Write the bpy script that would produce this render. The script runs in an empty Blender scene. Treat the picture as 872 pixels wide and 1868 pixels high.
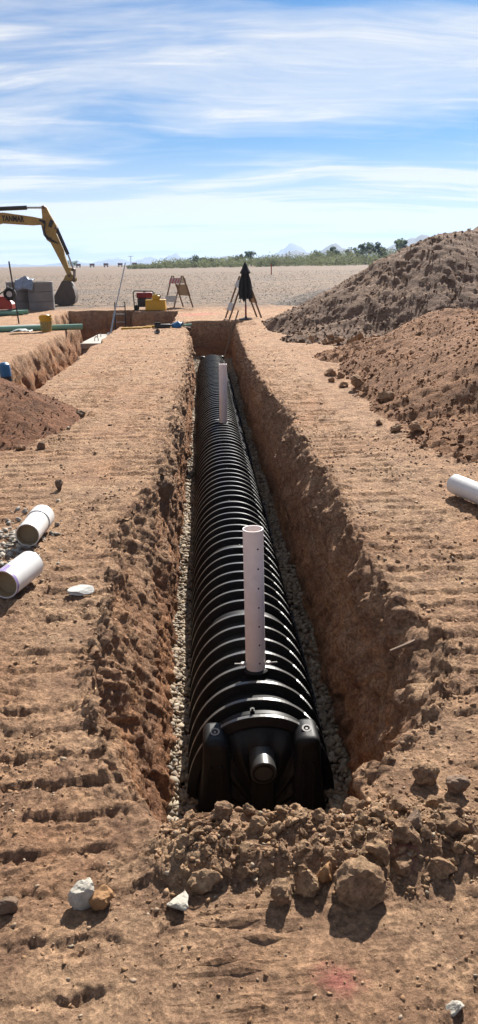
import bpy, bmesh, math, random
import numpy as np
from mathutils import Vector, Matrix, Euler

random.seed(7); RNG = np.random.default_rng(7)
S = bpy.context.scene
C = S.collection
R = math.radians

# ------------------------------------------------------------------ camera
cam_d = bpy.data.cameras.new('camera'); cam = bpy.data.objects.new('camera', cam_d); C.objects.link(cam)
PITCH, YAW, ROLL, CAMX, CAMH = R(18.0), R(2.45), R(1.0), -0.24, 1.6
fw = Vector((math.sin(YAW) * math.cos(PITCH), math.cos(YAW) * math.cos(PITCH), -math.sin(PITCH)))
rt = Vector((math.cos(YAW), -math.sin(YAW), 0)); up = rt.cross(fw)
r2 = rt * math.cos(ROLL) - up * math.sin(ROLL); u2 = up * math.cos(ROLL) + rt * math.sin(ROLL)
cam.matrix_world = Matrix(((r2.x, u2.x, -fw.x, CAMX), (r2.y, u2.y, -fw.y, 0), (r2.z, u2.z, -fw.z, CAMH), (0, 0, 0, 1)))
cam_d.sensor_fit = 'VERTICAL'; cam_d.sensor_height = 24.0
cam_d.lens = 24.0 * 1400.0 / 1868.0
cam_d.clip_start = 0.05; cam_d.clip_end = 30000
S.camera = cam

# ------------------------------------------------------------------ light, sky, exposure
SUN_AZ, SUN_EL = R(20), R(37)                      # clockwise from +Y (straight along the trench)
sun_d = bpy.data.lights.new('sun', 'SUN'); sun = bpy.data.objects.new('sun', sun_d); C.objects.link(sun)
sun_d.energy = 5.0; sun_d.angle = R(0.5); sun_d.color = (1.0, 0.95, 0.87)
sdir = Vector((math.sin(SUN_AZ) * math.cos(SUN_EL), math.cos(SUN_AZ) * math.cos(SUN_EL), math.sin(SUN_EL)))
sun.rotation_euler = sdir.to_track_quat('Z', 'Y').to_euler()
sun.location = (0, 0, 50)
S.view_settings.view_transform = 'Standard'; S.view_settings.look = 'None'
S.view_settings.gamma = 1; S.view_settings.use_curve_mapping = False
S.view_settings.exposure = 1.4
S.cycles.max_bounces = 6; S.cycles.volume_bounces = 0
S.cycles.use_denoising = True

def sky_world():
    w = bpy.data.worlds.new('World'); S.world = w; w.use_nodes = True
    nt = w.node_tree; N = nt.nodes; L = nt.links; N.clear()
    def nd(t, **k):
        n = N.new(t)
        for a, b in k.items(): setattr(n, a, b)
        return n
    def mth(op, a, b=None, clamp=False):
        n = nd('ShaderNodeMath', operation=op, use_clamp=clamp)
        for i, v in enumerate((a, b)):
            if v is None: continue
            if isinstance(v, (int, float)): n.inputs[i].default_value = v
            else: L.new(v, n.inputs[i])
        return n.outputs[0]
    out = nd('ShaderNodeOutputWorld'); bg = nd('ShaderNodeBackground'); bg.inputs[1].default_value = 0.05
    sky = nd('ShaderNodeTexSky', sky_type='NISHITA', sun_disc=False, sun_elevation=SUN_EL, sun_rotation=SUN_AZ)
    sky.air_density = 1.0; sky.dust_density = 0.6; sky.ozone_density = 1.6
    tc = nd('ShaderNodeTexCoord'); sep = nd('ShaderNodeSeparateXYZ'); L.new(tc.outputs['Generated'], sep.inputs[0])
    zc = mth('MAXIMUM', sep.outputs[2], 0.0)
    zz = mth('ADD', zc, 0.14)
    u = mth('DIVIDE', sep.outputs[0], zz); v = mth('DIVIDE', sep.outputs[1], zz)
    comb = nd('ShaderNodeCombineXYZ'); L.new(u, comb.inputs[0]); L.new(v, comb.inputs[1])
    def layer(rot, scl, loc, detail, rough, dist, lo, hi):
        m = nd('ShaderNodeMapping'); L.new(comb.outputs[0], m.inputs[0])
        m.inputs['Location'].default_value = loc; m.inputs['Rotation'].default_value = (0, 0, rot); m.inputs['Scale'].default_value = scl
        n = nd('ShaderNodeTexNoise'); L.new(m.outputs[0], n.inputs['Vector'])
        n.inputs['Scale'].default_value = 1; n.inputs['Detail'].default_value = detail; n.inputs['Roughness'].default_value = rough; n.inputs['Distortion'].default_value = dist
        r = nd('ShaderNodeMapRange', interpolation_type='SMOOTHSTEP'); L.new(n.outputs[0], r.inputs[0])
        r.inputs[1].default_value = lo; r.inputs[2].default_value = hi
        return r.outputs[0]
    warp = nd('ShaderNodeTexNoise'); L.new(comb.outputs[0], warp.inputs['Vector']); warp.inputs['Scale'].default_value = .55; warp.inputs['Detail'].default_value = 3
    wv = nd('ShaderNodeVectorMath', operation='MULTIPLY_ADD'); L.new(warp.outputs['Color'], wv.inputs[0]); wv.inputs[1].default_value = (1.2, .7, 0); L.new(comb.outputs[0], wv.inputs[2]); comb = wv
    veil = layer(R(-8), (0.45, 1.3, 1), SKY1, 6, 0.56, 0.2, 0.43, 0.59)         # broad cirrus sheets
    wisp = layer(R(-11), (0.7, 4.2, 1), SKY2, 9, 0.62, 0.6, 0.46, 0.74)          # combed streaks
    fine = layer(R(-24), (3.0, 10.0, 1), (1, 5, 0), 6, 0.7, 0.8, 0.25, 0.75)
    # thick milky cirrus low over the horizon, thinner overhead
    el = nd('ShaderNodeMapRange', interpolation_type='SMOOTHSTEP'); L.new(zc, el.inputs[0])
    el.inputs[1].default_value = 0.05; el.inputs[2].default_value = 0.155; el.inputs[3].default_value = 0.95; el.inputs[4].default_value = 0.0
    s = mth('MULTIPLY', veil, mth('ADD', mth('MULTIPLY', wisp, 0.5), 0.62))
    s = mth('MULTIPLY', s, mth('ADD', mth('MULTIPLY', fine, 0.35), 0.8))
    s = mth('ADD', s, mth('MULTIPLY', wisp, 0.22))
    s = mth('ADD', s, mth('MULTIPLY', el.outputs[0], mth('ADD', mth('MULTIPLY', wisp, 0.7), 0.62)), clamp=True)
    s = mth('MULTIPLY', s, 0.92)
    mix = nd('ShaderNodeMix', data_type='RGBA'); L.new(s, mix.inputs[0])
    tint = nd('ShaderNodeMix', data_type='RGBA', blend_type='MULTIPLY'); tint.inputs[0].default_value = 1
    L.new(sky.outputs[0], tint.inputs[6]); tint.inputs[7].default_value = SKYTINT
    L.new(tint.outputs[2], mix.inputs[6])
    mix.inputs[7].default_value = CLOUD
    L.new(mix.outputs[2], bg.inputs[0]); L.new(bg.outputs[0], out.inputs[0])
SKY1 = (5.5, 5.5, 0); SKY2 = (9.35, 12.65, 0)
SKYTINT = (0.095, 0.315, 0.57, 1); CLOUD = (6.9, 6.8, 6.7, 1)
sky_world()

# ------------------------------------------------------------------ numpy noise
_perm = np.random.default_rng(3).permutation(256).astype(np.int32); _perm = np.concatenate([_perm, _perm])
_g = np.array([(1,1,0),(-1,1,0),(1,-1,0),(-1,-1,0),(1,0,1),(-1,0,1),(1,0,-1),(-1,0,-1),(0,1,1),(0,-1,1),(0,1,-1),(0,-1,-1),(1,1,0),(-1,1,0),(0,-1,1),(0,-1,-1)], dtype=np.float32)
def perlin(x, y, z):
    x = np.asarray(x, np.float32); y = np.asarray(y, np.float32); z = np.asarray(z, np.float32)
    x, y, z = np.broadcast_arrays(x, y, z)
    xi = np.floor(x).astype(np.int32); yi = np.floor(y).astype(np.int32); zi = np.floor(z).astype(np.int32)
    xf = x - xi; yf = y - yi; zf = z - zi
    u = xf*xf*xf*(xf*(xf*6-15)+10); v = yf*yf*yf*(yf*(yf*6-15)+10); w = zf*zf*zf*(zf*(zf*6-15)+10)
    xi &= 255; yi &= 255; zi &= 255
    def gr(ix, iy, iz, fx, fy, fz):
        h = _perm[_perm[_perm[(xi+ix) & 255] + ((yi+iy) & 255)] + ((zi+iz) & 255)] & 15
        g = _g[h]; return g[..., 0]*fx + g[..., 1]*fy + g[..., 2]*fz
    def lp(a, b, t): return a + t*(b-a)
    x00 = lp(gr(0,0,0,xf,yf,zf), gr(1,0,0,xf-1,yf,zf), u); x10 = lp(gr(0,1,0,xf,yf-1,zf), gr(1,1,0,xf-1,yf-1,zf), u)
    x01 = lp(gr(0,0,1,xf,yf,zf-1), gr(1,0,1,xf-1,yf,zf-1), u); x11 = lp(gr(0,1,1,xf,yf-1,zf-1), gr(1,1,1,xf-1,yf-1,zf-1), u)
    return lp(lp(x00, x10, v), lp(x01, x11, v), w)
def fbm(x, y, z, f=1.0, o=4, gain=0.5, mode=0):
    s = 0; a = 1.0; t = 0
    for i in range(o):
        n = perlin(x*f + 17.3*i, y*f + 5.1*i, z*f + 9.7*i)
        if mode == 1: n = np.abs(n)*2 - 0.5
        s = s + a*n; t += a; a *= gain; f *= 2.03
    return s / t
def _hash(i, j, k, m):
    h = (i*73856093) ^ (j*19349663) ^ (k*83492791) ^ (m*2654435); h = (h ^ (h >> 13))*1274126177 & 0x7fffffff; h = h ^ (h >> 16); return (h & 0xffff)/65535.0
def cells(x, y, z, three=True):
    """cellular noise: a random value per cell and the distance to its centre"""
    sh = x.shape; x, y, z = [np.asarray(q, np.float64).ravel() for q in (x, y, z)]
    xi, yi, zi = [np.floor(q).astype(np.int64) for q in (x, y, z)]; best = np.full(x.shape, 9.); val = np.zeros(x.shape)
    for a in (-1, 0, 1):
        for b in (-1, 0, 1):
            for c in ((-1, 0, 1) if three else (0,)):
                i, j, k = xi+a, yi+b, zi+c
                d = (i+_hash(i, j, k, 1)-x)**2 + (j+_hash(i, j, k, 2)-y)**2 + ((k+_hash(i, j, k, 3)-z)**2 if three else 0)
                m = d < best; best[m] = d[m]; val[m] = _hash(i, j, k, 7)[m]
    return val.reshape(sh), np.sqrt(best).reshape(sh)
def sst(a, b, x):
    t = np.clip((x-a)/(b-a), 0, 1); return t*t*(3-2*t)

# ------------------------------------------------------------------ mesh helpers
def mesh_np(name, verts, quads, smooth=False):
    me = bpy.data.meshes.new(name); verts = np.asarray(verts, np.float32).reshape(-1, 3); quads = np.asarray(quads, np.int32)
    k = quads.shape[1]
    me.vertices.add(len(verts)); me.vertices.foreach_set('co', verts.ravel())
    me.loops.add(quads.size); me.loops.foreach_set('vertex_index', quads.ravel())
    me.polygons.add(len(quads)); me.polygons.foreach_set('loop_start', np.arange(0, quads.size, k, dtype=np.int32))
    me.update(calc_edges=True)
    if smooth: me.polygons.foreach_set('use_smooth', np.ones(len(quads), bool))
    me.validate(); return me
def grid_quads(nr, nc):
    i = np.arange((nr-1)*(nc-1)); r = i // (nc-1); c = i % (nc-1); a = r*nc + c
    return np.stack([a, a+1, a+nc+1, a+nc], 1)
def link(name, me, mat=None, parent=None, loc=None, rot=None):
    o = bpy.data.objects.new(name, me); C.objects.link(o)
    if mat is not None and me is not None and not me.materials: me.materials.append(mat)
    if parent is not None: o.parent = parent
    if loc is not None: o.location = loc
    if rot is not None: o.rotation_euler = rot
    return o
def tag(o, label=None, cat=None, group=None, kind=None):
    if label: o['label'] = label
    if cat: o['category'] = cat
    if group: o['group'] = group
    if kind: o['kind'] = kind
    return o
def thing(name, label, cat, loc=(0, 0, 0), rot=(0, 0, 0), group=None):
    return tag(link(name, None, loc=loc, rot=rot), label, cat, group)
class G:
    """collects shapes; build() links them as one mesh object"""
    def __init__(s): s.v = []; s.f = []; s.sm = []
    def add(s, v, f, sm=False):
        b = len(s.v); s.v += [tuple(p) for p in v]; s.f += [[b+i for i in q] for q in f]; s.sm += [sm]*len(f); return s
    def box(s, c, d, rot=None, taper=1.0):
        x, y, z = d[0]/2, d[1]/2, d[2]/2; t = taper
        P = [Vector(p) for p in ((-x,-y,-z),(x,-y,-z),(x,y,-z),(-x,y,-z),(-x*t,-y*t,z),(x*t,-y*t,z),(x*t,y*t,z),(-x*t,y*t,z))]
        if rot: m = Euler(rot).to_matrix(); P = [m @ p for p in P]
        return s.add([p + Vector(c) for p in P], [(3,2,1,0),(4,5,6,7),(0,1,5,4),(1,2,6,5),(2,3,7,6),(3,0,4,7)])
    def bar(s, a, b, w, h=None, upv=(0, 0, 1)):
        a, b = Vector(a), Vector(b); d = (b-a).normalized(); h = h or w
        u = Vector(upv)
        if abs(d.dot(u)) > .95: u = Vector((0, 1, 0))
        x = d.cross(u).normalized(); y = x.cross(d).normalized(); P = []
        for p in (a, b):
            for i, j in ((-1,-1),(1,-1),(1,1),(-1,1)): P.append(p + x*i*w/2 + y*j*h/2)
        return s.add(P, [(3,2,1,0),(4,5,6,7),(0,1,5,4),(1,2,6,5),(2,3,7,6),(3,0,4,7)])
    def tube(s, pts, r, n=10, caps=True):
        pts = [Vector(p) for p in pts]; rs = r if isinstance(r, (list, tuple)) else [r]*len(pts); P = []
        prev = None
        for i, p in enumerate(pts):
            d = (pts[min(i+1, len(pts)-1)] - pts[max(i-1, 0)]).normalized()
            u = prev if prev is not None else (Vector((0, 0, 1)) if abs(d.z) < .9 else Vector((1, 0, 0)))
            x = d.cross(u).normalized(); u = x.cross(d).normalized(); prev = u
            for k in range(n):
                t = 2*math.pi*k/n; P.append(p + (x*math.cos(t) + u*math.sin(t))*rs[i])
        F = [(i*n+k, i*n+(k+1) % n, (i+1)*n+(k+1) % n, (i+1)*n+k) for i in range(len(pts)-1) for k in range(n)]
        s.add(P, F, True)
        if caps:
            b = len(s.v) - len(P)
            s.f += [[b+k for k in range(n-1, -1, -1)], [b+len(P)-n+k for k in range(n)]]; s.sm += [False, False]
        return s
    def hollow(s, a, b, ro, ri, n=24):
        a, b = Vector(a), Vector(b); d = (b-a).normalized(); u = Vector((0, 0, 1)) if abs(d.z) < .9 else Vector((1, 0, 0))
        x = d.cross(u).normalized(); y = x.cross(d).normalized(); P = []
        for p, r in ((a, ro), (b, ro), (b, ri), (a, ri)):
            for k in range(n): t = 2*math.pi*k/n; P.append(p + (x*math.cos(t) + y*math.sin(t))*r)
        for j in range(4):
            F = [(j*n+k, j*n+(k+1) % n, ((j+1) % 4)*n+(k+1) % n, ((j+1) % 4)*n+k) for k in range(n)]
            if j == 0: b0 = len(s.v); s.v += [tuple(p) for p in P]
            s.f += [[b0+i for i in q] for q in F]; s.sm += [j in (0, 2)]*n
        return s
    def lathe(s, prof, c=(0, 0, 0), n=24, fold=None, caps=True):
        P = []
        for r, z in prof:
            for k in range(n):
                t = 2*math.pi*k/n; rr = r*(fold(k, n, z) if fold else 1); P.append((c[0]+rr*math.cos(t), c[1]+rr*math.sin(t), c[2]+z))
        F = [(i*n+k, i*n+(k+1) % n, (i+1)*n+(k+1) % n, (i+1)*n+k) for i in range(len(prof)-1) for k in range(n)]
        b = len(s.v); s.add(P, F, True)
        if caps:
            s.f += [[b+k for k in range(n-1, -1, -1)], [b+len(P)-n+k for k in range(n)]]; s.sm += [False]*2
        return s
    def prism(s, poly, y0, y1):           # polygon in xz, extruded along y
        n = len(poly); P = [(p[0], y0, p[1]) for p in poly] + [(p[0], y1, p[1]) for p in poly]
        F = [list(range(n)), list(range(2*n-1, n-1, -1))] + [(i, n+i, n+(i+1) % n, (i+1) % n) for i in range(n)]
        return s.add(P, F)
    def build(s, name, mat, parent=None, loc=None, rot=None, bevel=0):
        me = bpy.data.meshes.new(name); me.from_pydata(s.v, [], s.f)
        me.polygons.foreach_set('use_smooth', s.sm)
        bm = bmesh.new(); bm.from_mesh(me); bmesh.ops.recalc_face_normals(bm, faces=bm.faces); bm.to_mesh(me); bm.free()
        me.set_sharp_from_angle(angle=R(32))
        o = link(name, me, mat, parent, loc, rot)
        if bevel:
            b = o.modifiers.new('bevel', 'BEVEL'); b.width = bevel; b.segments = 4 if bevel > .03 else 2; b.limit_method = 'ANGLE'
        return o

# ------------------------------------------------------------------ materials
def mat_new(name):
    m = bpy.data.materials.new(name); m.use_nodes = True; nt = m.node_tree
    return m, nt, nt.nodes['Principled BSDF']
def lin(c): return tuple(((v/255)/12.92 if v/255 <= .04045 else ((v/255+.055)/1.055)**2.4) for v in c) + (1,)
def plain(name, col, rough=.6, metal=0, var=.12, scale=6, bump=0, spec=.5, dirt=None, dirtamt=.3):
    col = dk(col, .58); dirt = dirt and dk(dirt, .5)
    m, nt, b = mat_new(name); N, L = nt.nodes, nt.links
    tc = N.new('ShaderNodeTexCoord'); n = N.new('ShaderNodeTexNoise'); L.new(tc.outputs['Object'], n.inputs['Vector'])
    n.inputs['Scale'].default_value = scale; n.inputs['Detail'].default_value = 6; n.inputs['Roughness'].default_value = .65
    mr = N.new('ShaderNodeMapRange'); L.new(n.outputs[0], mr.inputs[0]); mr.inputs[1].default_value = .3; mr.inputs[2].default_value = .7
    mr.inputs[3].default_value = 1-var; mr.inputs[4].default_value = 1+var
    hv = N.new('ShaderNodeHueSaturation'); hv.inputs['Color'].default_value = (*col[:3], 1); L.new(mr.outputs[0], hv.inputs['Value'])
    src = hv.outputs[0]
    if dirt:
        n2 = N.new('ShaderNodeTexNoise'); L.new(tc.outputs['Object'], n2.inputs['Vector']); n2.inputs['Scale'].default_value = scale*2.3; n2.inputs['Detail'].default_value = 8; n2.inputs['Roughness'].default_value = .7
        m2 = N.new('ShaderNodeMapRange'); L.new(n2.outputs[0], m2.inputs[0]); m2.inputs[1].default_value = .45; m2.inputs[2].default_value = .75; m2.inputs[4].default_value = dirtamt
        mx = N.new('ShaderNodeMix'); mx.data_type = 'RGBA'; L.new(m2.outputs[0], mx.inputs[0]); L.new(src, mx.inputs[6]); mx.inputs[7].default_value = (*dirt[:3], 1); src = mx.outputs[2]
    L.new(src, b.inputs['Base Color'])
    b.inputs['Roughness'].default_value = rough; b.inputs['Metallic'].default_value = metal; b.inputs['Specular IOR Level'].default_value = spec
    if bump:
        bp = N.new('ShaderNodeBump'); bp.inputs['Strength'].default_value = bump; bp.inputs['Distance'].default_value = .02; L.new(n.outputs[0], bp.inputs['Height']); L.new(bp.outputs[0], b.inputs['Normal'])
    return m
DK = .74
def dk(c, f=None): f = f or DK; return (c[0]*f, c[1]*f, c[2]*f, 1)
def dirt_mat(name, cols, gravel=False, fine=1.0, wallcol=None, paint=(), bump=1.0):
    """crumbly soil: world-space noise at several scales, pebbly speckle, fine relief"""
    cols = [dk(c) for c in cols]; wallcol = wallcol and [dk(c) for c in wallcol]
    m, nt, b = mat_new(name); N, L = nt.nodes, nt.links
    geo = N.new('ShaderNodeNewGeometry'); pos = geo.outputs['Position']
    def noise(scale, det=6, rough=.6, src=None, dist=0):
        n = N.new('ShaderNodeTexNoise'); L.new(src or pos, n.inputs['Vector']); n.inputs['Scale'].default_value = scale
        n.inputs['Detail'].default_value = det; n.inputs['Roughness'].default_value = rough; n.inputs['Distortion'].default_value = dist; return n
    def rng(src, a, b_, c=0., d=1.):
        r = N.new('ShaderNodeMapRange'); L.new(src, r.inputs[0])
        for i, v in enumerate((a, b_, c, d)): r.inputs[1+i].default_value = v
        return r.outputs[0]
    def mix(fac, a, b_, mode='MIX'):
        x = N.new('ShaderNodeMix'); x.data_type = 'RGBA'; x.blend_type = mode
        if isinstance(fac, (int, float)): x.inputs[0].default_value = fac
        else: L.new(fac, x.inputs[0])
        for i, v in ((6, a), (7, b_)):
            if isinstance(v, tuple): x.inputs[i].default_value = v
            else: L.new(v, x.inputs[i])
        return x.outputs[2]
    n1 = noise(1.3, 5, .6); n2 = noise(7*fine, 10, .74); n3 = noise(60*fine, 6, .8)
    c = mix(rng(n1.outputs[0], .35, .65), cols[0], cols[1])
    c = mix(rng(n2.outputs[0], .40, .66), c, cols[2])
    n6 = noise(2.6*fine, 7, .7); c = mix(rng(n6.outputs[0], .50, .70, 0, .55), c, tuple(v*1.22 for v in cols[0][:3]) + (1,))
    if wallcol:                                     # the undisturbed soil below the crust has another colour
        sp = N.new('ShaderNodeSeparateXYZ'); L.new(pos, sp.inputs[0])
        mp = N.new('ShaderNodeMapping'); L.new(pos, mp.inputs[0]); mp.inputs['Scale'].default_value = (1, .5, 3.0)
        nw = noise(1.6, 5, .6, mp.outputs[0])
        add = N.new('ShaderNodeMath'); L.new(sp.outputs[2], add.inputs[0]); L.new(rng(nw.outputs[0], .3, .7, -.35, .35), add.inputs[1])
        c = mix(rng(add.outputs[0], -.12, -.7), c, mix(rng(nw.outputs[0], .4, .62), wallcol[0], wallcol[1]))
    v = N.new('ShaderNodeTexVoronoi'); L.new(pos, v.inputs['Vector']); v.inputs['Scale'].default_value = 55*fine
    vc = N.new('ShaderNodeSeparateColor'); L.new(v.outputs['Color'], vc.inputs[0])
    hv = N.new('ShaderNodeHueSaturation'); L.new(c, hv.inputs['Color'])
    mm = N.new('ShaderNodeMath'); mm.operation = 'MULTIPLY'; L.new(rng(vc.outputs[0], 0, 1, .78, 1.22), mm.inputs[0]); L.new(rng(n3.outputs[0], .34, .66, .55, 1.40), mm.inputs[1])
    L.new(mm.outputs[0], hv.inputs['Value']); c = hv.outputs[0]
    hsum = n3.outputs[0]
    if gravel:                                      # the yard beyond the digging is dressed with crushed stone
        sp2 = N.new('ShaderNodeSeparateXYZ'); L.new(pos, sp2.inputs[0])
        ng = noise(.25, 4, .6); s2 = N.new('ShaderNodeMath'); s2.operation = 'MULTIPLY_ADD'; L.new(ng.outputs[0], s2.inputs[0]); s2.inputs[1].default_value = 9; L.new(sp2.outputs[1], s2.inputs[2])
        fac = rng(s2.outputs[0], 32.5, 37.5)
        v2 = N.new('ShaderNodeTexVoronoi'); L.new(pos, v2.inputs['Vector']); v2.inputs['Scale'].default_value = 7
        vc2 = N.new('ShaderNodeSeparateColor'); L.new(v2.outputs['Color'], vc2.inputs[0])
        mp2 = N.new('ShaderNodeMapping'); L.new(pos, mp2.inputs[0]); mp2.inputs['Scale'].default_value = (.05, .35, 1)
        nb = noise(1, 6, .65, mp2.outputs[0])
        nq = noise(.9, 8, .75); nq2 = noise(.06, 5, .6)
        gc = mix(rng(nb.outputs[0], .38, .60), dk(lin((124, 114, 105))), dk(lin((152, 128, 107))))
        gc = mix(rng(nq2.outputs[0], .45, .62, 0, .6), gc, dk(lin((140, 114, 94))))
        gc = mix(rng(nq.outputs[0], .44, .62, 0, .75), gc, dk(lin((92, 84, 78))))
        h2 = N.new('ShaderNodeHueSaturation'); L.new(gc, h2.inputs['Color']); L.new(rng(vc2.outputs[0], 0, 1, .55, 1.35), h2.inputs['Value'])
        c = mix(fac, c, h2.outputs[0])
    for (px, py, rx, ry, col) in paint:             # sprayed marking paint
        mp = N.new('ShaderNodeMapping'); L.new(pos, mp.inputs[0]); mp.inputs['Location'].default_value = (-px/rx, -py/ry, 0); mp.inputs['Scale'].default_value = (1/rx, 1/ry, 0)
        ln = N.new('ShaderNodeVectorMath'); ln.operation = 'LENGTH'; L.new(mp.outputs[0], ln.inputs[0])
        a2 = N.new('ShaderNodeMath'); L.new(ln.outputs['Value'], a2.inputs[0]); L.new(rng(n2.outputs[0], .3, .7, -.6, .6), a2.inputs[1])
        c = mix(rng(a2.outputs[0], 1.0, .35, 0, .55), c, col)
    L.new(c, b.inputs['Base Color']); b.inputs['Roughness'].default_value = .95; b.inputs['Specular IOR Level'].default_value = .15
    n4 = noise(22*fine, 8, .8); n5 = noise(6*fine, 8, .7)
    bp0 = N.new('ShaderNodeBump'); bp0.inputs['Strength'].default_value = bump; bp0.inputs['Distance'].default_value = .05; L.new(n5.outputs[0], bp0.inputs['Height'])
    bp = N.new('ShaderNodeBump'); bp.inputs['Strength'].default_value = bump; bp.inputs['Distance'].default_value = .038; L.new(n4.outputs[0], bp.inputs['Height']); L.new(bp0.outputs[0], bp.inputs['Normal'])
    bp2 = N.new('ShaderNodeBump'); bp2.inputs['Strength'].default_value = bump*.6; bp2.inputs['Distance'].default_value = .006; L.new(v.outputs['Distance'], bp2.inputs['Height']); L.new(bp.outputs[0], bp2.inputs['Normal'])
    L.new(bp2.outputs[0], b.inputs['Normal'])
    return m

TAN, ORANGE, BROWN = lin((204, 169, 136)), lin((191, 147, 113)), lin((138, 106, 86))
M = {}
PINK = lin((190, 112, 104))
M['ground'] = dirt_mat('site soil', (TAN, ORANGE, BROWN), gravel=True, wallcol=(lin((190, 140, 104)), lin((146, 106, 85))),
    paint=((.62, 1.62, .1, .12, PINK), (.28, 1.72, .05, .06, PINK), (.03, 1.36, .07, .06, PINK), (-.4, 26.2, .9, .8, PINK)))
M['clod'] = dirt_mat('clod soil', (lin((202, 168, 132)), lin((190, 150, 116)), lin((152, 120, 96))), bump=.9)
M['heap_big'] = dirt_mat('grey brown spoil', (lin((150, 124, 104)), lin((138, 112, 95)), lin((116, 94, 80))), fine=.6)
M['heap_red'] = dirt_mat('red brown spoil', (lin((172, 130, 98)), lin((156, 114, 84)), lin((128, 94, 72))), fine=.8)
M['heap_left'] = dirt_mat('dark brown spoil', (lin((146, 102, 76)), lin((132, 92, 68)), lin((108, 78, 60))), fine=.8)
M['gravel_heap'] = dirt_mat('grey gravel', (lin((140, 130, 122)), lin((128, 118, 110)), lin((104, 96, 92))), fine=.5)
def stone_mat(name, cols, rough=.85, scale=1):
    cols = [dk(c, .50) for c in cols]
    m, nt, b = mat_new(name); N, L = nt.nodes, nt.links
    geo = N.new('ShaderNodeNewGeometry'); cr = N.new('ShaderNodeValToRGB'); L.new(geo.outputs['Random Per Island'], cr.inputs[0])
    cr.color_ramp.elements[0].color = cols[0]; cr.color_ramp.elements[1].color = cols[-1]
    for i, c in enumerate(cols[1:-1]): e = cr.color_ramp.elements.new((i+1)/(len(cols)-1)); e.color = c
    tc = N.new('ShaderNodeTexCoord'); n = N.new('ShaderNodeTexNoise'); L.new(geo.outputs['Position'], n.inputs['Vector']); n.inputs['Scale'].default_value = 40*scale; n.inputs['Detail'].default_value = 8; n.inputs['Roughness'].default_value = .7
    mr = N.new('ShaderNodeMapRange'); L.new(n.outputs[0], mr.inputs[0]); mr.inputs[1].default_value = .3; mr.inputs[2].default_value = .7; mr.inputs[3].default_value = .75; mr.inputs[4].default_value = 1.2
    hv = N.new('ShaderNodeHueSaturation'); L.new(cr.outputs[0], hv.inputs['Color']); L.new(mr.outputs[0], hv.inputs['Value']); L.new(hv.outputs[0], b.inputs['Base Color'])
    bp = N.new('ShaderNodeBump'); bp.inputs['Strength'].default_value = .5; bp.inputs['Distance'].default_value = .008; L.new(n.outputs[0], bp.inputs['Height']); L.new(bp.outputs[0], b.inputs['Normal'])
    b.inputs['Roughness'].default_value = rough; b.inputs['Specular IOR Level'].default_value = .25
    return m
M['bedding'] = stone_mat('crushed bedding stone', [dk(lin((214, 190, 160)), .84), dk(lin((190, 168, 142)), .84), dk(lin((228, 210, 184)), .84), dk(lin((170, 158, 144)), .84), dk(lin((204, 172, 140)), .84)])
M['pebbles'] = stone_mat('loose pebbles', [lin((190, 150, 112)), lin((172, 132, 98)), lin((196, 160, 124)), lin((150, 114, 86)), lin((184, 144, 106)), lin((176, 138, 104)), lin((206, 186, 160))])
M['chips'] = stone_mat('grey stone chips', [lin((206, 198, 186)), lin((168, 160, 150)), lin((220, 206, 186)), lin((150, 142, 134))])
M['yard_stone'] = stone_mat('grey yard stone', [lin((176, 168, 158)), lin((120, 112, 106)), lin((150, 142, 132)), lin((190, 182, 172))])
M['white_stone'] = stone_mat('pale limestone', [lin((222, 214, 198)), lin((206, 196, 180))])
M['grey_stone'] = stone_mat('grey stone', [lin((232, 230, 224)), lin((216, 212, 204))])
M['dark_stone'] = stone_mat('dark stone', [lin((146, 120, 98)), lin((132, 108, 90))])
M['tan_stone'] = stone_mat('tan stone', [lin((186, 142, 98)), lin((176, 128, 88))])
M['plastic'] = plain('black moulded plastic', (.014, .014, .015), .5, spec=.18, var=.3, scale=9, dirt=lin((120, 100, 84)), dirtamt=.06)
M['rib'] = plain('lighter grey rib crest', (.15, .145, .14), .30, var=.3, scale=9, dirt=lin((140, 120, 100)), dirtamt=.10)  # rib crests in a lighter grey than the black plastic around them
M['stub'] = plain('lighter black stub', (.05, .048, .045), .36, var=.2)  # inlet stub a little lighter than the cap's black plastic
M['pvc'] = plain('white pvc', (.98, .96, .93), .35, var=.04, scale=5, dirt=lin((180, 150, 120)), dirtamt=.18)
M['pvc_vent'] = plain('pale grey pvc', (1.22, 1.08, 1.04), .45, var=.05, scale=5, dirt=lin((170, 140, 118)), dirtamt=.2)
M['pvc_inner'] = plain('tan inner pvc', lin((178, 156, 122)), .7, var=.1)  # pipe insides in tan, darker than the white outer wall
M['purple'] = plain('purple primer', lin((160, 138, 196)), .5, var=.15, scale=12)
M['pipe_green'] = plain('pale green sewer pipe', lin((140, 186, 160)), .4, var=.06)
M['dark'] = plain('painted hole shade', (.02, .018, .016), .9)
M['steel_dull'] = plain('dull lock disc', (.30, .29, .28), .4, .3)
M['steel'] = plain('bright steel', (.6, .6, .6), .35, 1)
M['alu'] = plain('aluminium', (.55, .56, .57), .45, .8)
M['concrete'] = plain('precast concrete', lin((146, 146, 146)), .9, var=.12, scale=3, bump=.15)
M['concrete_pale'] = plain('pale concrete', lin((196, 190, 180)), .9, var=.08, scale=3, bump=.1, dirt=lin((160, 124, 96)), dirtamt=.5)
M['yellow_paint'] = plain('worn yellow paint', lin((190, 156, 84)), .5, var=.12, scale=3, dirt=lin((120, 92, 60)), dirtamt=.5)
M['bucket_steel'] = plain('worn digging steel', lin((112, 100, 92)), .6, .3, var=.2, scale=3, dirt=lin((150, 120, 96)), dirtamt=.5)
M['black_metal'] = plain('black metal', (.03, .03, .032), .45, var=.2)
M['rubber'] = plain('black rubber', (.02, .02, .02), .8)
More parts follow.
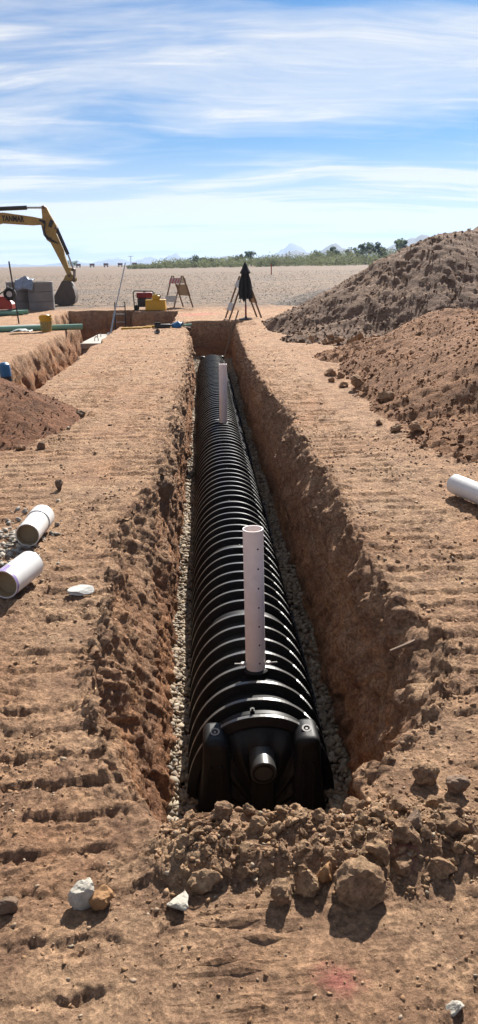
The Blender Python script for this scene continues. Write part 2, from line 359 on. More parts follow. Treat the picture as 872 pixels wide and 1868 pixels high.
M['red_paint'] = plain('faded red paint', lin((176, 58, 44)), .5, var=.12, dirt=lin((120, 90, 76)), dirtamt=.4)
M['yellow_plastic'] = plain('yellow plastic', lin((232, 178, 28)), .45, var=.06, dirt=lin((160, 130, 90)), dirtamt=.25)
M['label'] = plain('faded bucket label', lin((176, 156, 92)), .6, var=.35, scale=22)
M['white_paint'] = plain('white paint', lin((214, 210, 204)), .6, var=.06, dirt=lin((170, 140, 112)), dirtamt=.3)
M['orange_red'] = plain('red reflective stripe', lin((206, 70, 58)), .5, var=.1)
M['board_back'] = plain('weathered board', lin((176, 158, 134)), .8, var=.12)
M['wood'] = plain('weathered wood', lin((150, 122, 98)), .85, var=.2, scale=10)
M['fabric'] = plain('black canopy cloth', (.022, .024, .03), .9, var=.2)
M['blue'] = plain('blue tape', lin((40, 120, 176)), .5, var=.1)
M['blue_white'] = plain('blue and white tarpaulin', lin((150, 168, 190)), .7, var=.4, scale=8)
M['clear'] = plain('clear plastic film', lin((200, 206, 200)), .3, var=.1)
M['text'] = plain('black lettering', (.02, .02, .02), .6)
M['red_stake'] = plain('red stake paint', lin((190, 60, 40)), .7)
M['engine_red'] = plain('generator red', lin((140, 36, 44)), .5)
M['bark'] = plain('bark', lin((96, 80, 64)), .9)
M['leaf'] = plain('desert foliage', (.13, .17, .08), .8, var=.45, scale=.6)
M['leaf_dark'] = plain('dark desert foliage', (.09, .13, .06), .8, var=.4, scale=.6)
M['scrub'] = plain('pale desert scrub', (.20, .22, .11), .9, var=.35, scale=.05)
M['mountain'] = plain('bare mountain rock', (.06, .055, .055), .95, var=.2, scale=.004)
M['maroon'] = plain('dark maroon cladding', lin((92, 44, 40)), .7)
M['hose'] = plain('hydraulic hose', (.03, .035, .045), .5)

for q in ('leaf', 'leaf_dark', 'scrub'):                # thin leaves let light through
    nt = M[q].node_tree; b = nt.nodes['Principled BSDF']; tl = nt.nodes.new('ShaderNodeBsdfTranslucent'); mx = nt.nodes.new('ShaderNodeMixShader'); mx.inputs[0].default_value = .55
    nt.links.new(b.inputs['Base Color'].links[0].from_socket, tl.inputs[0]); nt.links.new(b.outputs[0], mx.inputs[1]); nt.links.new(tl.outputs[0], mx.inputs[2]); nt.links.new(mx.outputs[0], nt.nodes['Material Output'].inputs[0])
# ------------------------------------------------------------------ terrain: ground with trench and pits
def interp(y, pts):
    p = np.array(pts); return np.interp(y, p[:, 0], p[:, 1])
FLOOR = -1.06
def lips(y):
    """left lip, left foot, right foot, right lip of the chamber trench at distance y"""
    n = lambda f, s: perlin(y*f, np.full_like(y, s), np.full_like(y, .5))
    ll = interp(y, [(-3, -.46), (1.9, -.40), (2.05, -.46), (2.3, -.60), (2.55, -.65), (3.2, -.69), (4.3, -.70), (4.8, -.73), (5.4, -.60), (6.2, -.53), (7.3, -.50), (11, -.47), (17, -.44), (20, -.56), (22, -.70), (60, -.70)])
    lf = interp(y, [(-3, -.42), (2.0, -.36), (2.4, -.43), (3.4, -.455), (4.5, -.49), (5.8, -.515), (8, -.51), (11, -.48), (17, -.45), (20, -.55), (22, -.64), (60, -.64)])
    rl = interp(y, [(-3, .42), (1.95, .12), (2.1, .24), (2.34, .50), (2.6, .63), (3.0, .72), (3.2, .69), (3.5, .61), (4.2, .60), (5.6, .62), (7.4, .62), (8.2, .66), (9.5, .58), (11.2, .54), (16, .53), (20, .62), (22, .68), (60, .68)])
    rf = interp(y, [(-3, .36), (2.1, .20), (2.6, .41), (3.4, .475), (5.2, .525), (7.6, .51), (13.7, .50), (22, .60), (60, .62)])
    ll = ll - interp(y, [(2.0, 0), (2.6, .05), (6, .07), (25, .06)]); rl = rl + interp(y, [(2.2, 0), (2.8, .02), (3.4, .06), (8, .05), (25, .03)])
    ll = ll + .05*n(1.1, 3.3) + .03*n(3.7, 8.1) + .012*n(11, 4.4); rl = rl + .05*n(1.3, 13.3) + .035*n(3.9, 18.1) + .012*n(12, 14.4)
    return np.minimum(ll, lf-.02), lf, rf, np.maximum(rl, rf+.02)
_ly = np.linspace(-2, 34, 9000)
def lip_at(y):
    i = int((y+2)/36*8999); return [float(q[i]) for q in _lips]
def presence(y): return sst(1.90, 2.12, y) * (1 - sst(22.75, 22.98, y + .08*perlin(y*0+3, y*2, y*0)))
def pit_depth(x, y):
    """cable trench and tank pit on the left: signed distance to a union of rectangles"""
    wx = x + .16*fbm(x, y, 0*x, .9, 3) ; wy = y + .22*fbm(x, y, 0*x+7, .8, 3)
    def rect(x0, x1, y0, y1): return np.maximum(np.maximum(x0-wx, wx-x1), np.maximum(y0-wy, wy-y1))
    d1 = rect(-3.72, -2.55, 10.2, 22.0); d2 = rect(-4.95, -1.12, 21.5, 28.2); d2b = rect(-5.15, -2.7, 23.0, 29.4)
    d3 = np.maximum(d2, -rect(-9, -3.75, 10, 22.9)); d = np.minimum(np.minimum(d1, d3), d2b)
    dep = np.where(wy > 21.3, 1.7, 1.0)
    return dep * sst(.06, -.20, d), d
_lips = lips(_ly)
ys = list(np.arange(-2.0, .7, .09)); y = .7
while y < 33.0:
    ys.append(y); st = max(.0065, .0047*y)
    if 22.5 < y < 23.1 or 28.0 < y < 29.7 or 21.2 < y < 21.9: st = .035
    y += st
ys = np.array(ys)
def marks(total, d0, rate, band=None):
    out = []; s = 0
    while s < total:
        out.append(s); d = d0 + rate*s
        if band and band[0] < s < band[1]: d = min(d, band[2])
        s += d
    return np.array(out + [total])
sl = marks(8.6, .0065, .0085, (2.95, 3.5, .014))[::-1]; sr = marks(12.4, .0065, .015)
NW, NF = 60, 11
ll, lf, rf, rl = lips(ys)
tw = (np.linspace(0, 1, NW+2)[1:-1])**1.25; D = presence(ys)
def gprof(t, p): return 1 - (1-t)**p
pl = interp(ys, [(2, 1.3), (4.2, 1.4), (5.2, 3.2), (25, 3.6)]); pr = interp(ys, [(2, 2.4), (3.0, 3.4), (5, 4.5), (25, 3.8)])
nr = len(ys); cols_x = []; cols_z = []
XL = ll[:, None] - sl[None, :]; XR = rl[:, None] + sr[None, :]
XWL = ll[:, None] + (lf-ll)[:, None]*gprof(tw[None, :], pl[:, None]); XWR = rl[:, None] + (rf-rl)[:, None]*gprof(tw[None, ::-1], pr[:, None])
XF = lf[:, None] + (rf-lf)[:, None]*np.linspace(0, 1, NF)[None, :]
X = np.concatenate([XL, XWL, XF, XWR, XR], 1); nc = X.shape[1]
T = np.concatenate([np.zeros_like(XL), np.repeat(tw[None, :], nr, 0), np.ones_like(XF), np.repeat(tw[None, ::-1], nr, 0), np.zeros_like(XR)], 1)
Y = np.repeat(ys[:, None], nc, 1)
Z = FLOOR * D[:, None] * T
pd, pdist = pit_depth(X, Y)
pd = np.where(T > 0, 0, pd); Z = Z - pd
inpit = np.clip(pd*3, 0, 1); wallness = np.clip(np.maximum(np.where(T > 0, D[:, None], 0), inpit), 0, 1)
flat = 1 - wallness
z0 = 0*X
# ground relief
base = .045*fbm(X, Y, z0, .55, 3) + .014*fbm(X, Y, z0+3, 3.1, 4)
crumb = .020*fbm(X, Y, z0+9, 9, 5, .66, 1) + .009*fbm(X, Y, z0+2, 40, 3, .75)
patch = sst(-.15, .25, fbm(X, Y, z0+21, 1.4, 3))
base += crumb*(.45 + .9*patch)
# grouser imprints of the excavator's tracks on both sides of the trench
def tracks(x, yy, x0, x1, seed, amp, pitch=.157):
    edge = .08*perlin(x*0+seed, yy*1.7, z0); m = sst(x0-.05, x0+.05, x+edge)*(1 - sst(x1-.06, x1+.06, x+edge))
    w = .16*perlin(x*1.2, yy*.8, z0+seed) + .10*perlin(x*6, yy*4, z0+seed+4); ph = yy/pitch + w + .16*fbm(x, yy, z0+seed, 15, 3, .6) + .16*(cv-.5); k = np.floor(ph); f = ph - k
    on = sst(-.45, -.05, perlin(x*2.6, k*.77+seed, z0+1.5)) * sst(-.7, -.2, perlin(yy*.35, z0+seed, x*.5) + .15)
    groove = sst(.22, .50, f)*(1 - sst(.52, .60, f)) - .30*sst(.58, .66, f)*(1 - sst(.68, .95, f))
    return -amp*m*on*groove*np.clip(.75 + 1.5*fbm(x, yy, z0+2, 8, 3, .6), 0, 1.6)
near = Y < 14; cv = np.zeros_like(X); cd = np.ones_like(X)*.5
rws = np.nonzero(ys < 14)[0]; sl_ = slice(rws[0], rws[-1]+1)
wv_ = .35*perlin(X[sl_]*9, Y[sl_]*9, z0[sl_]+3)
cv[sl_], cd[sl_] = cells(X[sl_]*15 + wv_, Y[sl_]*15 + wv_, z0[sl_], False)
cv2 = np.zeros_like(X); cv2[sl_], _ = cells(X[sl_]*38, Y[sl_]*38, z0[sl_], False)
crust = sst(-.05, .30, fbm(X, Y, z0+51, 1.1, 3))
base += ((cv-.5)*.020*crust + (cv2-.5)*.008*(.3 + crust))*near*(1 - .6*sst(5, 14, Y))
tr = tracks(X, Y, -2.5, -1.15, 15.1, .011)*(Y > 6.5) + tracks(X, Y, -1.10, -.48, 1.7, .017) + tracks(X, Y, -1.95, -1.4, 5.7, .014) + tracks(X, Y, .60, 1.25, 9.3, .020)
tr *= 1 + .9*sst(4, 9, Y)
tr *= 1 - .85*np.exp(-((Y-1.80)/.2)**2)*(X > -.42)
base += tr
# loose heap of clods pushed up at the near end of the trench
mm = np.exp(-(np.clip(np.abs(Y-1.80-.05*perlin(X*3, z0+4, z0))-.05, 0, 9)/.085)**2) * sst(-.50, -.30, X)*(1 - sst(.42, .75, X))
base += mm*(.045 + .05*fbm(X, Y, z0+6, 6, 3)) + mm*.028*fbm(X, Y, z0+31, 17, 3, .6, 1)
# spill lip along both edges
sp = np.exp(-(np.minimum(np.abs(X-ll[:, None]), np.abs(X-rl[:, None]))/.07)**2)*flat*D[:, None]
base += sp*(.012 + .05*fbm(X, Y, z0+13, 5, 3, .6, 1))
Z = Z + base*(flat + .15*wallness)
# edges sink slightly into the outer sheet
P = np.stack([X, Y, Z], -1)
dv = np.gradient(P, axis=0); du = np.gradient(P, axis=1); Nn = np.cross(du, dv); Nn /= np.linalg.norm(Nn, axis=-1, keepdims=True) + 1e-9
# torn, bucket-scraped walls: lumps, slabs and slanting scrape marks
lump = fbm(X, Y, Z, 2.2, 3, .5) * .10 + fbm(X, Y, Z*.7, 8, 3, .6, 1) * .022
q_ = Y + .95*Z + .06*fbm(X, Y, Z, 3, 2)
scr = fbm(X*1.2 + 3, q_*15, Z*1.0, 1, 4, .62, 1) * .040 + fbm(X*2 + 9, q_*40, Z*2.2, 1, 2, .6, 1)*.014
scr = scr + np.where(T > 0, 0, fbm(X*2, q_*4.5, Z*1.0, 1, 3, .6, 1) * .13)
calm = 1 - .30*(1 - sst(4.2, 5.2, Y))*(X < 0)
lump = lump*calm
dsp = (lump + scr)*wallness*np.where(T > .97, .2, 1)*sst(0, .12, np.where(T > 0, T, inpit))
wc = np.nonzero(T[0] > 0)[0]; ex_ = 22; ws = slice(wc[0]-ex_, wc[-1]+1+ex_)
chunk = np.zeros_like(X); w1 = .5*perlin(X[:, ws]*5, Y[:, ws]*5, Z[:, ws]*5)
k1, _ = cells(X[:, ws]*9 + w1, Y[:, ws]*9 - Z[:, ws]*5 + w1, Z[:, ws]*5.5); k2, _ = cells(X[:, ws]*24 + w1, Y[:, ws]*24 - Z[:, ws]*9, Z[:, ws]*15 + w1)
chunk[:, ws] = (k1-.5)*.042 + (k2-.5)*.020
dsp = dsp + chunk*wallness*np.where(T > .95, 0, 1)*(.45 + .55*np.exp(-T/.35))*np.where(X < 0, calm, 1)
for (yc, zc, ry, rz_, dp) in ((4.55, -.12, .15, .15, .11), (2.95, -.25, .11, .12, .07), (2.55, -.10, .10, .10, .07), (5.9, -.25, .2, .2, .10), (7.6, -.2, .25, .2, .08)):   # lumps fallen out of the left bank
    dsp = dsp - dp*np.exp(-((Y-yc)/ry)**2 - ((Z-zc)/rz_)**2)*(T > 0)*(X < 0)
edge = np.where(T > 0, np.exp(-(T/.28)**2), np.exp(-(np.minimum(np.abs(X-ll[:, None]), np.abs(X-rl[:, None]))/.07)**2))*D[:, None]
slab = fbm(X*5.5 + Z*6, Y*11 - Z*9, Z*4, 1, 4, .62, 1)
dsp = dsp + edge*(.8*chunk*(T == 0) + .045*slab + .05*fbm(X, Y, Z, 4.2, 3, .5))
P = P + Nn*dsp[..., None]
P[..., 2] += (T > .97)*D[:, None]*.02*perlin(X*6, Y*6, z0)
terr = link('ground', mesh_np('ground', P.reshape(-1, 3), grid_quads(nr, nc), smooth=True), M['ground'])
tag(terr, 'brown desert soil of the building site with the dug trench and pits', kind='structure')
# outer yard: a wide ring of flat ground out to the horizon
xa, xb, ya, yb = -9.0, 12.7, -1.9, 32.9; FAR = 14000
gx = [-FAR, -2000, -400, -100, -40, -20, -12, xa, -5, 0, 5, xb-3, xb, 18, 30, 60, 150, 500, 2000, FAR]; gy = [-300, -40, -10, ya, 4, 10, 20, yb, 36, 42, 52, 70, 100, 160, 260, 500, 1200, 3000, 6000, FAR]
V = [(a, b, -.03) for b in gy for a in gx]; F = []
for j in range(len(gy)-1):
    for i in range(len(gx)-1):
        if xa <= gx[i] < xb and ya <= gy[j] < yb: continue
        a = j*len(gx)+i; F.append((a, a+1, a+len(gx)+1, a+len(gx)))
yard = link('gravel_yard', mesh_np('gravel_yard', V, F), M['ground']); tag(yard, 'flat grey gravel yard reaching to the horizon', kind='structure')

# ------------------------------------------------------------------ stones and clods
def rock_mesh(name, sub, seed, rough=.35, squash=(1, 1, .8), cut=0):
    rg = np.random.default_rng(seed); bm = bmesh.new(); bmesh.ops.create_icosphere(bm, subdivisions=sub, radius=1)
    co = np.array([v.co[:] for v in bm.verts])
    planes = rg.normal(size=(cut, 3)); planes /= np.linalg.norm(planes, axis=1, keepdims=True) if cut else 1
    for p in planes:                                   # chip flat faces off
        h = rg.uniform(.45, .8); d = co @ p; co = co - np.outer(np.clip(d-h, 0, None), p)
    s = seed*3.71
    n = fbm(co[:, 0]+s, co[:, 1], co[:, 2], 1.1, 2) * rough*1.6 + (fbm(co[:, 0]+s, co[:, 1], co[:, 2], 3.2, 3, .6, 1)*rough*.5 if sub > 2 else rg.normal(size=len(co))*rough*.3)
    co = co*(1 + n[:, None])*np.array(squash)
    for v, c in zip(bm.verts, co): v.co = c
    me = bpy.data.meshes.new(name); bm.to_mesh(me); bm.free(); return me
def arrays(me):
    v = np.empty(len(me.vertices)*3, np.float32); me.vertices.foreach_get('co', v)
    f = np.empty(len(me.polygons)*3, np.int32); me.polygons.foreach_get('vertices', f); return v.reshape(-1, 3), f.reshape(-1, 3)
def scatter_mesh(name, variants, pts, scales, seed=1, flatten=1.0):
    rg = np.random.default_rng(seed); pts = np.array(pts); scales = np.array(scales); n = len(pts); VV, FF = [], []; b = 0
    pick = rg.integers(len(variants), size=n)
    a, c, e = rg.uniform(-.6, .6, n), rg.uniform(-.6, .6, n), rg.uniform(0, 6.28, n); o_, z_ = np.ones(n), np.zeros(n)
    def mt(rows): return np.stack([np.stack(r, -1) for r in rows], -2)
    RX = mt([[o_, z_, z_], [z_, np.cos(a), -np.sin(a)], [z_, np.sin(a), np.cos(a)]]); RY = mt([[np.cos(c), z_, np.sin(c)], [z_, o_, z_], [-np.sin(c), z_, np.cos(c)]]); RZ = mt([[np.cos(e), -np.sin(e), z_], [np.sin(e), np.cos(e), z_], [z_, z_, o_]])
    RT = RZ @ RY @ RX; sc = np.stack([o_, rg.uniform(.65, 1, n), flatten*rg.uniform(.6, 1, n)], -1)*scales[:, None]
    for k, m in enumerate(variants):
        v, f = arrays(m); ii = np.nonzero(pick == k)[0]
        if not len(ii): continue
        w = np.einsum('nij,nvj->nvi', RT[ii], v[None]*sc[ii][:, None, :]) + pts[ii][:, None, :]
        VV.append(w.reshape(-1, 3)); FF.append((f[None] + (np.arange(len(ii))*len(v))[:, None, None]).reshape(-1, 3) + b); b += len(ii)*len(v)
    return mesh_np(name, np.concatenate(VV), np.concatenate(FF))
SMALL = [rock_mesh('chip', 1, i, .5, cut=4) for i in range(10)]
MID = [rock_mesh('clod', 3, 40+i, .5, (1, .9, .8), cut=4) for i in range(10)]
bpy.context.view_layer.update()
def hit(o, x, y, top=6.0):
    ok, loc, nor, _ = o.ray_cast(Vector((x, y, top)), Vector((0, 0, -1)))
    return loc.z if ok else None

# crushed stone bedding along both sides of the chamber
pts, scs = [], []
for side in (-1, 1):
    y = 2.5
    while y < 22.6:
        l_, a_, b_, r_ = lip_at(y)
        inner, outer = (.33, -a_ + .03) if side < 0 else (.33, b_ + .03)
        dens = 26 if y < 9 else 15
        for _ in range(dens):
            x = random.uniform(inner, outer); hump = (.09 if side < 0 else -.01)*((x-inner)/max(.05, outer-inner)) + .03*random.random() + .03*math.sin(y*2.1+side)
            pts.append((side*x, y+random.uniform(-.04, .04), FLOOR + .02 + hump)); scs.append(random.choice((.013, .017, .021, .026, .032))*(1.0 if y < 9 else 1.35))
        y += .045 if y < 9 else .075
for _ in range(1300):                                    # floor beyond and before the chamber
    y = random.choice((random.uniform(2.3, 3.4), random.uniform(19.2, 22.6))); pts.append((random.uniform(-.5, .55), y, FLOOR+.03)); scs.append(random.uniform(.014, .03))
g = link('gravel_bedding', scatter_mesh('gravel_bedding', SMALL, pts, scs, 3), M['bedding']); tag(g, 'pale crushed stone bedding on both sides of the black chamber', 'gravel', kind='stuff')

# loose pebbles and crumbs on the ground
pts, scs = [], []
def sprinkle(n, xr, yr, smin, smax, mask=None):
    for _ in range(n):
        x, y = random.uniform(*xr), random.uniform(*yr)
        if mask and not mask(x, y): continue
        l_, a_, b_, r_ = lip_at(y)
        if l_-.01 < x < r_+.01 and y > 2.1: continue
        z = hit(terr, x, y)
        if z is None or z < -.15: continue
        s = smin + (smax-smin)*random.random()**3; pts.append((x, y, z + s*.15)); scs.append(s)
from mathutils import noise as mnoise
nclump = lambda x, y: mnoise.noise(Vector((x*2.1, y*2.1, 4.2))) > random.uniform(-.4, .6)
sprinkle(8000, (-1.2, 1.0), (1.0, 2.6), .0014, .0085, nclump)
sprinkle(5000, (-2.0, -.4), (2.0, 7.5), .003, .016, nclump)
sprinkle(6500, (.4, 2.2), (1.6, 7.5), .003, .018, nclump)
sprinkle(2200, (-3.0, 2.2), (7, 21), .006, .026, nclump)
for _ in range(1600):                                     # crumbs in the clod heap
    x = random.uniform(-.42, .62); y = random.gauss(1.82, .09); z = hit(terr, x, y)
    if z is not None and z > -.1: s = .002 + .010*random.random()**3; pts.append((x, y, z+s*.3)); scs.append(s)
g = link('pebbles', scatter_mesh('pebbles', SMALL, pts, scs, 5), M['pebbles']); tag(g, 'loose pebbles and soil crumbs strewn over the ground', 'pebbles', kind='stuff')

pts, scs = [], []
for _ in range(520):                                     # grey stone chips round the loose pipes
    x = random.gauss(-1.47, .13); y = random.gauss(4.42, .30); z = hit(terr, x, y)
    if z is not None: s = .007 + .022*random.random()**2; pts.append((x, y, z+s*.25)); scs.append(s)
g = link('stone_chips', scatter_mesh('stone_chips', SMALL, pts, scs, 25), M['chips']); tag(g, 'grey stone chips strewn round the two loose white pipes', 'gravel', kind='stuff')
pts, scs = [], []
for _ in range(12000):                                   # stones of the gravel yard, as far as they show
    d_ = 33*math.exp(random.random()*1.5); x = random.uniform(-.36, .42)*d_
    if 2.0 < x < 11 and 26 < d_ < 36: continue
    pts.append((x, d_, -.03 + .01)); scs.append((.010 + .022*random.random()**2)*(.6 + d_/60))
g = link('yard_stones', scatter_mesh('yard_stones', SMALL, pts, scs, 15), M['yard_stone']); tag(g, 'grey crushed stone scattered over the far gravel yard', 'gravel', kind='stuff')
# individual clods of the heap at the near end of the trench
k = 0
spots = []
while len(spots) < 95:
    x = random.uniform(-.36, .50); y = random.gauss(1.79, .065)
    s = random.choice((.015, .018, .021, .026, .032, .040))
    if any((x-a)**2+(y-b)**2 < (.8*(s+c))**2 for a, b, c in spots): continue
    spots.append((x, y, s))
for x, y, s in spots:
    z = hit(terr, x, y)
    if z is None or z < -.2: continue
    o = link('dirt_clod', MID[k % 10], M['clod'], loc=(x, y, z + s*.35), rot=(random.uniform(-.5, .5), random.uniform(-.5, .5), random.uniform(0, 6.3))); k += 1
    o.scale = (s*random.uniform(.9, 1.2), s*random.uniform(.8, 1.1), s*random.uniform(.8, 1.05))
    tag(o, 'small tan clod in the heap at the near end of the trench', 'clod', 'clods heaped at the near end of the trench')
def hero(name, label, cat, x, y, dim, mat, seed, sub=4, rough=.22, cut=6, rz=0, sink=.25, tilt=(0, 0), group=None):
    me = rock_mesh(name, 4, seed, max(rough, .2), (1, 1, 1), min(cut, 6)); o = link(name, me, M[mat]); z = hit(terr, x, y) or 0
    for p in me.polygons: p.use_smooth = cut < 3
    o.location = (x, y, z + dim[2]*(1-sink)*.8); o.scale = dim; o.rotation_euler = (*tilt, rz)
    return tag(o, label, cat, group)
hero('dirt_clod', 'largest rounded tan clod below the clod heap, casting a long shadow', 'clod', .135, 1.60, (.075, .06, .058), 'clod', 101, 4, .25, 3, .3)
hero('dirt_clod', 'round clod just left of the largest clod', 'clod', -.005, 1.625, (.035, .032, .036), 'clod', 102, 4, .25, 3)
hero('dirt_clod', 'egg shaped clod second to the left of the largest clod', 'clod', -.075, 1.60, (.034, .030, .036), 'clod', 103, 4, .25, 3, .8)
hero('dirt_clod', 'flat clod wedged between the round clod and the largest clod', 'clod', .045, 1.65, (.030, .024, .030), 'tan_stone', 107, 3, .2, 5, .5)
hero('stone', 'white angular stone with a grey shaded face beside a tan stone', 'stone', -.60, 1.63, (.037, .036, .050), 'white_stone', 104, 3, .12, 9, .4, .2)
hero('stone', 'tan stone leaning against the tall white stone', 'stone', -.548, 1.615, (.030, .030, .034), 'tan_stone', 105, 3, .15, 7, 1.2)
hero('stone', 'white triangular stone lying alone in the foreground', 'stone', -.345, 1.60, (.042, .034, .026), 'white_stone', 106, 3, .15, 9, 2.0)
hero('stone', 'brownish stone at the right end of the clod heap', 'stone', .325, 1.79, (.036, .034, .036), 'dark_stone', 108, 3, .2, 6)
hero('stone', 'dark stone half buried in the left track print', 'stone', -.80, 1.62, (.034, .026, .024), 'dark_stone', 109, 3, .2, 6)
hero('stone', 'small reddish stone right of the white triangular stone', 'stone', -.275, 1.66, (.016, .015, .014), 'dark_stone', 110, 3, .2, 6)
hero('stone', 'flat pale grey stone slab lying left of the trench', 'stone', -.905, 3.66, (.070, .056, .020), 'grey_stone', 111, 3, .12, 6, .1, -1.3)
hero('stone', 'small dark upright stone on the left bank beyond the pipes', 'stone', -1.35, 5.6, (.036, .034, .05), 'dark_stone', 112, 3, .2, 6)
hero('stone', 'small dark stone farther along the left bank', 'stone', -1.75, 7.0, (.045, .04, .045), 'dark_stone', 113, 3, .2, 6)
hero('dirt_clod', 'big clod on the right bank above the trench corner', 'clod', .43, 2.06, (.046, .044, .042), 'clod', 114, 4, .25, 3)
hero('dirt_clod', 'squat clod at the right edge of the foreground bank', 'clod', .52, 2.00, (.04, .034, .034), 'dark_stone', 115, 3, .25, 4)
hero('stone', 'small white pebble at the bottom right corner', 'stone', .28, 1.27, (.022, .018, .014), 'white_stone', 116, 3, .15, 6)
hero('dirt_clod', 'lone dark clod at the foot of the left brown heap', 'clod', -1.62, 8.5, (.06, .05, .05), 'dark_stone', 117, 3, .25, 4)
hero('dirt_clod', 'dark brown clod on the ground below the left brown heap', 'clod', -1.95, 7.0, (.05, .05, .04), 'clod', 118, 3, .25, 4)

# ------------------------------------------------------------------ spoil heaps
def heap(name, label, mat, x0, x1, y0, y1, res, segs, amp, seed, nclods, csize, extra=None):
    gx_ = np.arange(x0, x1+res, res); gy_ = np.arange(y0, y1+res*1.2, res*1.2); X, Y = np.meshgrid(gx_, gy_); zz = 0*X
    wx = X + .35*fbm(X, Y, zz+seed, .7, 3); wy = Y + .35*fbm(X, Y, zz+seed+5, .7, 3); H = zz - 9
    for (ax, ay, bx, by, h0, h1, rad, soft) in segs:
        dx, dy = bx-ax, by-ay; t = np.clip(((wx-ax)*dx + (wy-ay)*dy)/(dx*dx+dy*dy+1e-9), 0, 1)
        d = np.hypot(wx-ax-t*dx, wy-ay-t*dy); h = h0 + (h1-h0)*t; d = (np.sqrt(d*d + soft*soft) - soft)*rad/(math.sqrt(rad*rad + soft*soft) - soft)
        H = np.maximum(H, h*(1 - d/rad))
    if extra is not None: H = extra(X, Y, H)
    rim = np.minimum(np.minimum(X-x0, x1-X), np.minimum(Y-y0, y1-Y)); H = H - .5*(1 - sst(0, .3, rim))
    body = sst(-.05, .25, H)
    H = np.where(H < 0, H*.35, H)
    H += body*amp*(fbm(X, Y, zz+seed, .8, 4, .5)*1.5 + fbm(X, Y, zz+seed+2, 3.1, 5, .6, 1)*.34) + .5*amp*.3*fbm(X, Y, zz+seed+2, 9, 3, .6, 1)*sst(-.15, .05, H)
    cvh, _ = cells(X*9 + .4*perlin(X*4, Y*4, zz), Y*9, zz, False); cvf, _ = cells(X*22, Y*22, zz, False); rough = sst(-.1, .1, H)*(.5 + 1.1*sst(-.2, .3, fbm(X, Y, zz+seed+9, .9, 3)))
    H += rough*((cvh-.5)*csize*1.0 + (cvf-.5)*csize*.6)
    H -= .05
    gq = grid_quads(len(gy_), len(gx_)); gq = gq[H.ravel()[gq].max(1) > -.13]      # nothing of the heap runs under the ground
    o = link(name, mesh_np(name, np.stack([X, Y, H], -1).reshape(-1, 3), gq, True), M[mat]); tag(o, label, 'dirt heap')
    bpy.context.view_layer.update()
    pts, scs = [], []; tries = 0
    while len(pts) < nclods and tries < nclods*6:
        tries += 1
        i = random.randrange(len(gy_)); j = random.randrange(len(gx_)); h = H[i, j]
        if h < -.01: continue
        # clods roll down: larger and thicker towards the foot
        low = math.exp(-h/.5); s = csize*(.25 + .7*random.random()**4 + .6*low*random.random()**3)
        if random.random() > .35 + .65*low: continue
        pts.append((X[i, j] + random.uniform(-res, res), Y[i, j] + random.uniform(-res, res), h + s*.05)); scs.append(s)
    c = link('clods', scatter_mesh('clods', SMALL, pts, scs, seed), M[mat], parent=o); c['kind'] = 'stuff'
    return o, (gx_, gy_, H)
hb, HB = heap('dirt_heap', 'huge grey brown spoil heap rising on the right behind the trench', 'heap_big', 1.2, 13.5, 14.2, 26.5, .045,
     [(5.5, 19.4, 7.2, 20.2, 2.15, 2.35, 4.2, .7), (7.4, 20.6, 12.5, 21.5, 2.5, 2.75, 5.0, .6), (3.2, 20.6, 5.6, 20.0, .75, 1.6, 2.2, .3), (2.9, 16.9, 5.0, 17.2, .45, .8, 1.5, .3), (2.4, 21.2, 3.4, 22.6, .42, .7, 1.3, .3)], .13, 11, 10000, .050)
hr, HR = heap('dirt_heap', 'nearer red brown spoil heap along the right bank', 'heap_red', 1.0, 9.5, 4.0, 16.6, .027,
     [(3.5, 8.8, 3.8, 12.4, .78, .88, 2.0, .5), (4.7, 10.4, 8.5, 9.8, .90, 1.05, 3.1, .7), (3.1, 6.9, 7.0, 6.2, .44, .75, 1.65, .4), (3.0, 13.4, 4.6, 14.6, .40, .62, 1.4, .4), (3.15, 11.5, 3.7, 12.8, .50, .8, 1.5, .4)], .07, 23, 14000, .030,
     lambda X, Y, H: H - .16*np.exp(-((X-2.55)/.35)**2 - ((Y-7.25)/.28)**2))
hl, HL = heap('dirt_heap', 'dark brown loose soil heap at the left edge', 'heap_left', -6.0, -1.35, 6.2, 11.2, .025,
     [(-3.45, 8.4, -4.6, 8.7, .78, .85, 1.98, .4)], .05, 37, 5000, .017)
hg, HG = heap('gravel_heap', 'low grey gravel heap behind the huge spoil heap', 'gravel_heap', 2.3, 10.0, 27.5, 35.5, .07,
     [(4.9, 31.4, 7.5, 31.0, .62, .9, 2.4, .5)], .03, 41, 500, .05)
def on_heap(H, x, y):
    gx_, gy_, hh = H; return float(hh[np.clip(np.searchsorted(gy_, y), 0, len(gy_)-1), np.clip(np.searchsorted(gx_, x), 0, len(gx_)-1)])
ORD = ['first', 'second', 'third', 'fourth', 'fifth', 'sixth', 'seventh', 'eighth', 'ninth', 'tenth', 'eleventh', 'twelfth']
k = 0
for (x, y, s) in sorted(((1.62, 11.3, .10), (1.72, 11.0, .08), (1.55, 10.7, .06), (1.62, 10.1, .07), (1.73, 9.85, .11), (1.86, 8.75, .12), (1.75, 9.4, .05), (1.62, 7.3, .07), (1.75, 7.05, .09), (1.55, 7.7, .05), (1.70, 6.6, .05), (2.0, 10.5, .06)), key=lambda q: -q[1]):
    z = max(hit(terr, x, y) or 0, on_heap(HR, x, y)); o = link('dirt_clod', MID[k % 10], M['clod'], loc=(x, y, z+s*.4), rot=(random.random(), random.random(), random.random()*6)); o.scale = (s, s*.9, s*.75); k += 1
    tag(o, ORD[k-1] + ' clod counted from the far end at the foot of the red brown heap', 'clod', 'clods at the foot of the red brown heap')
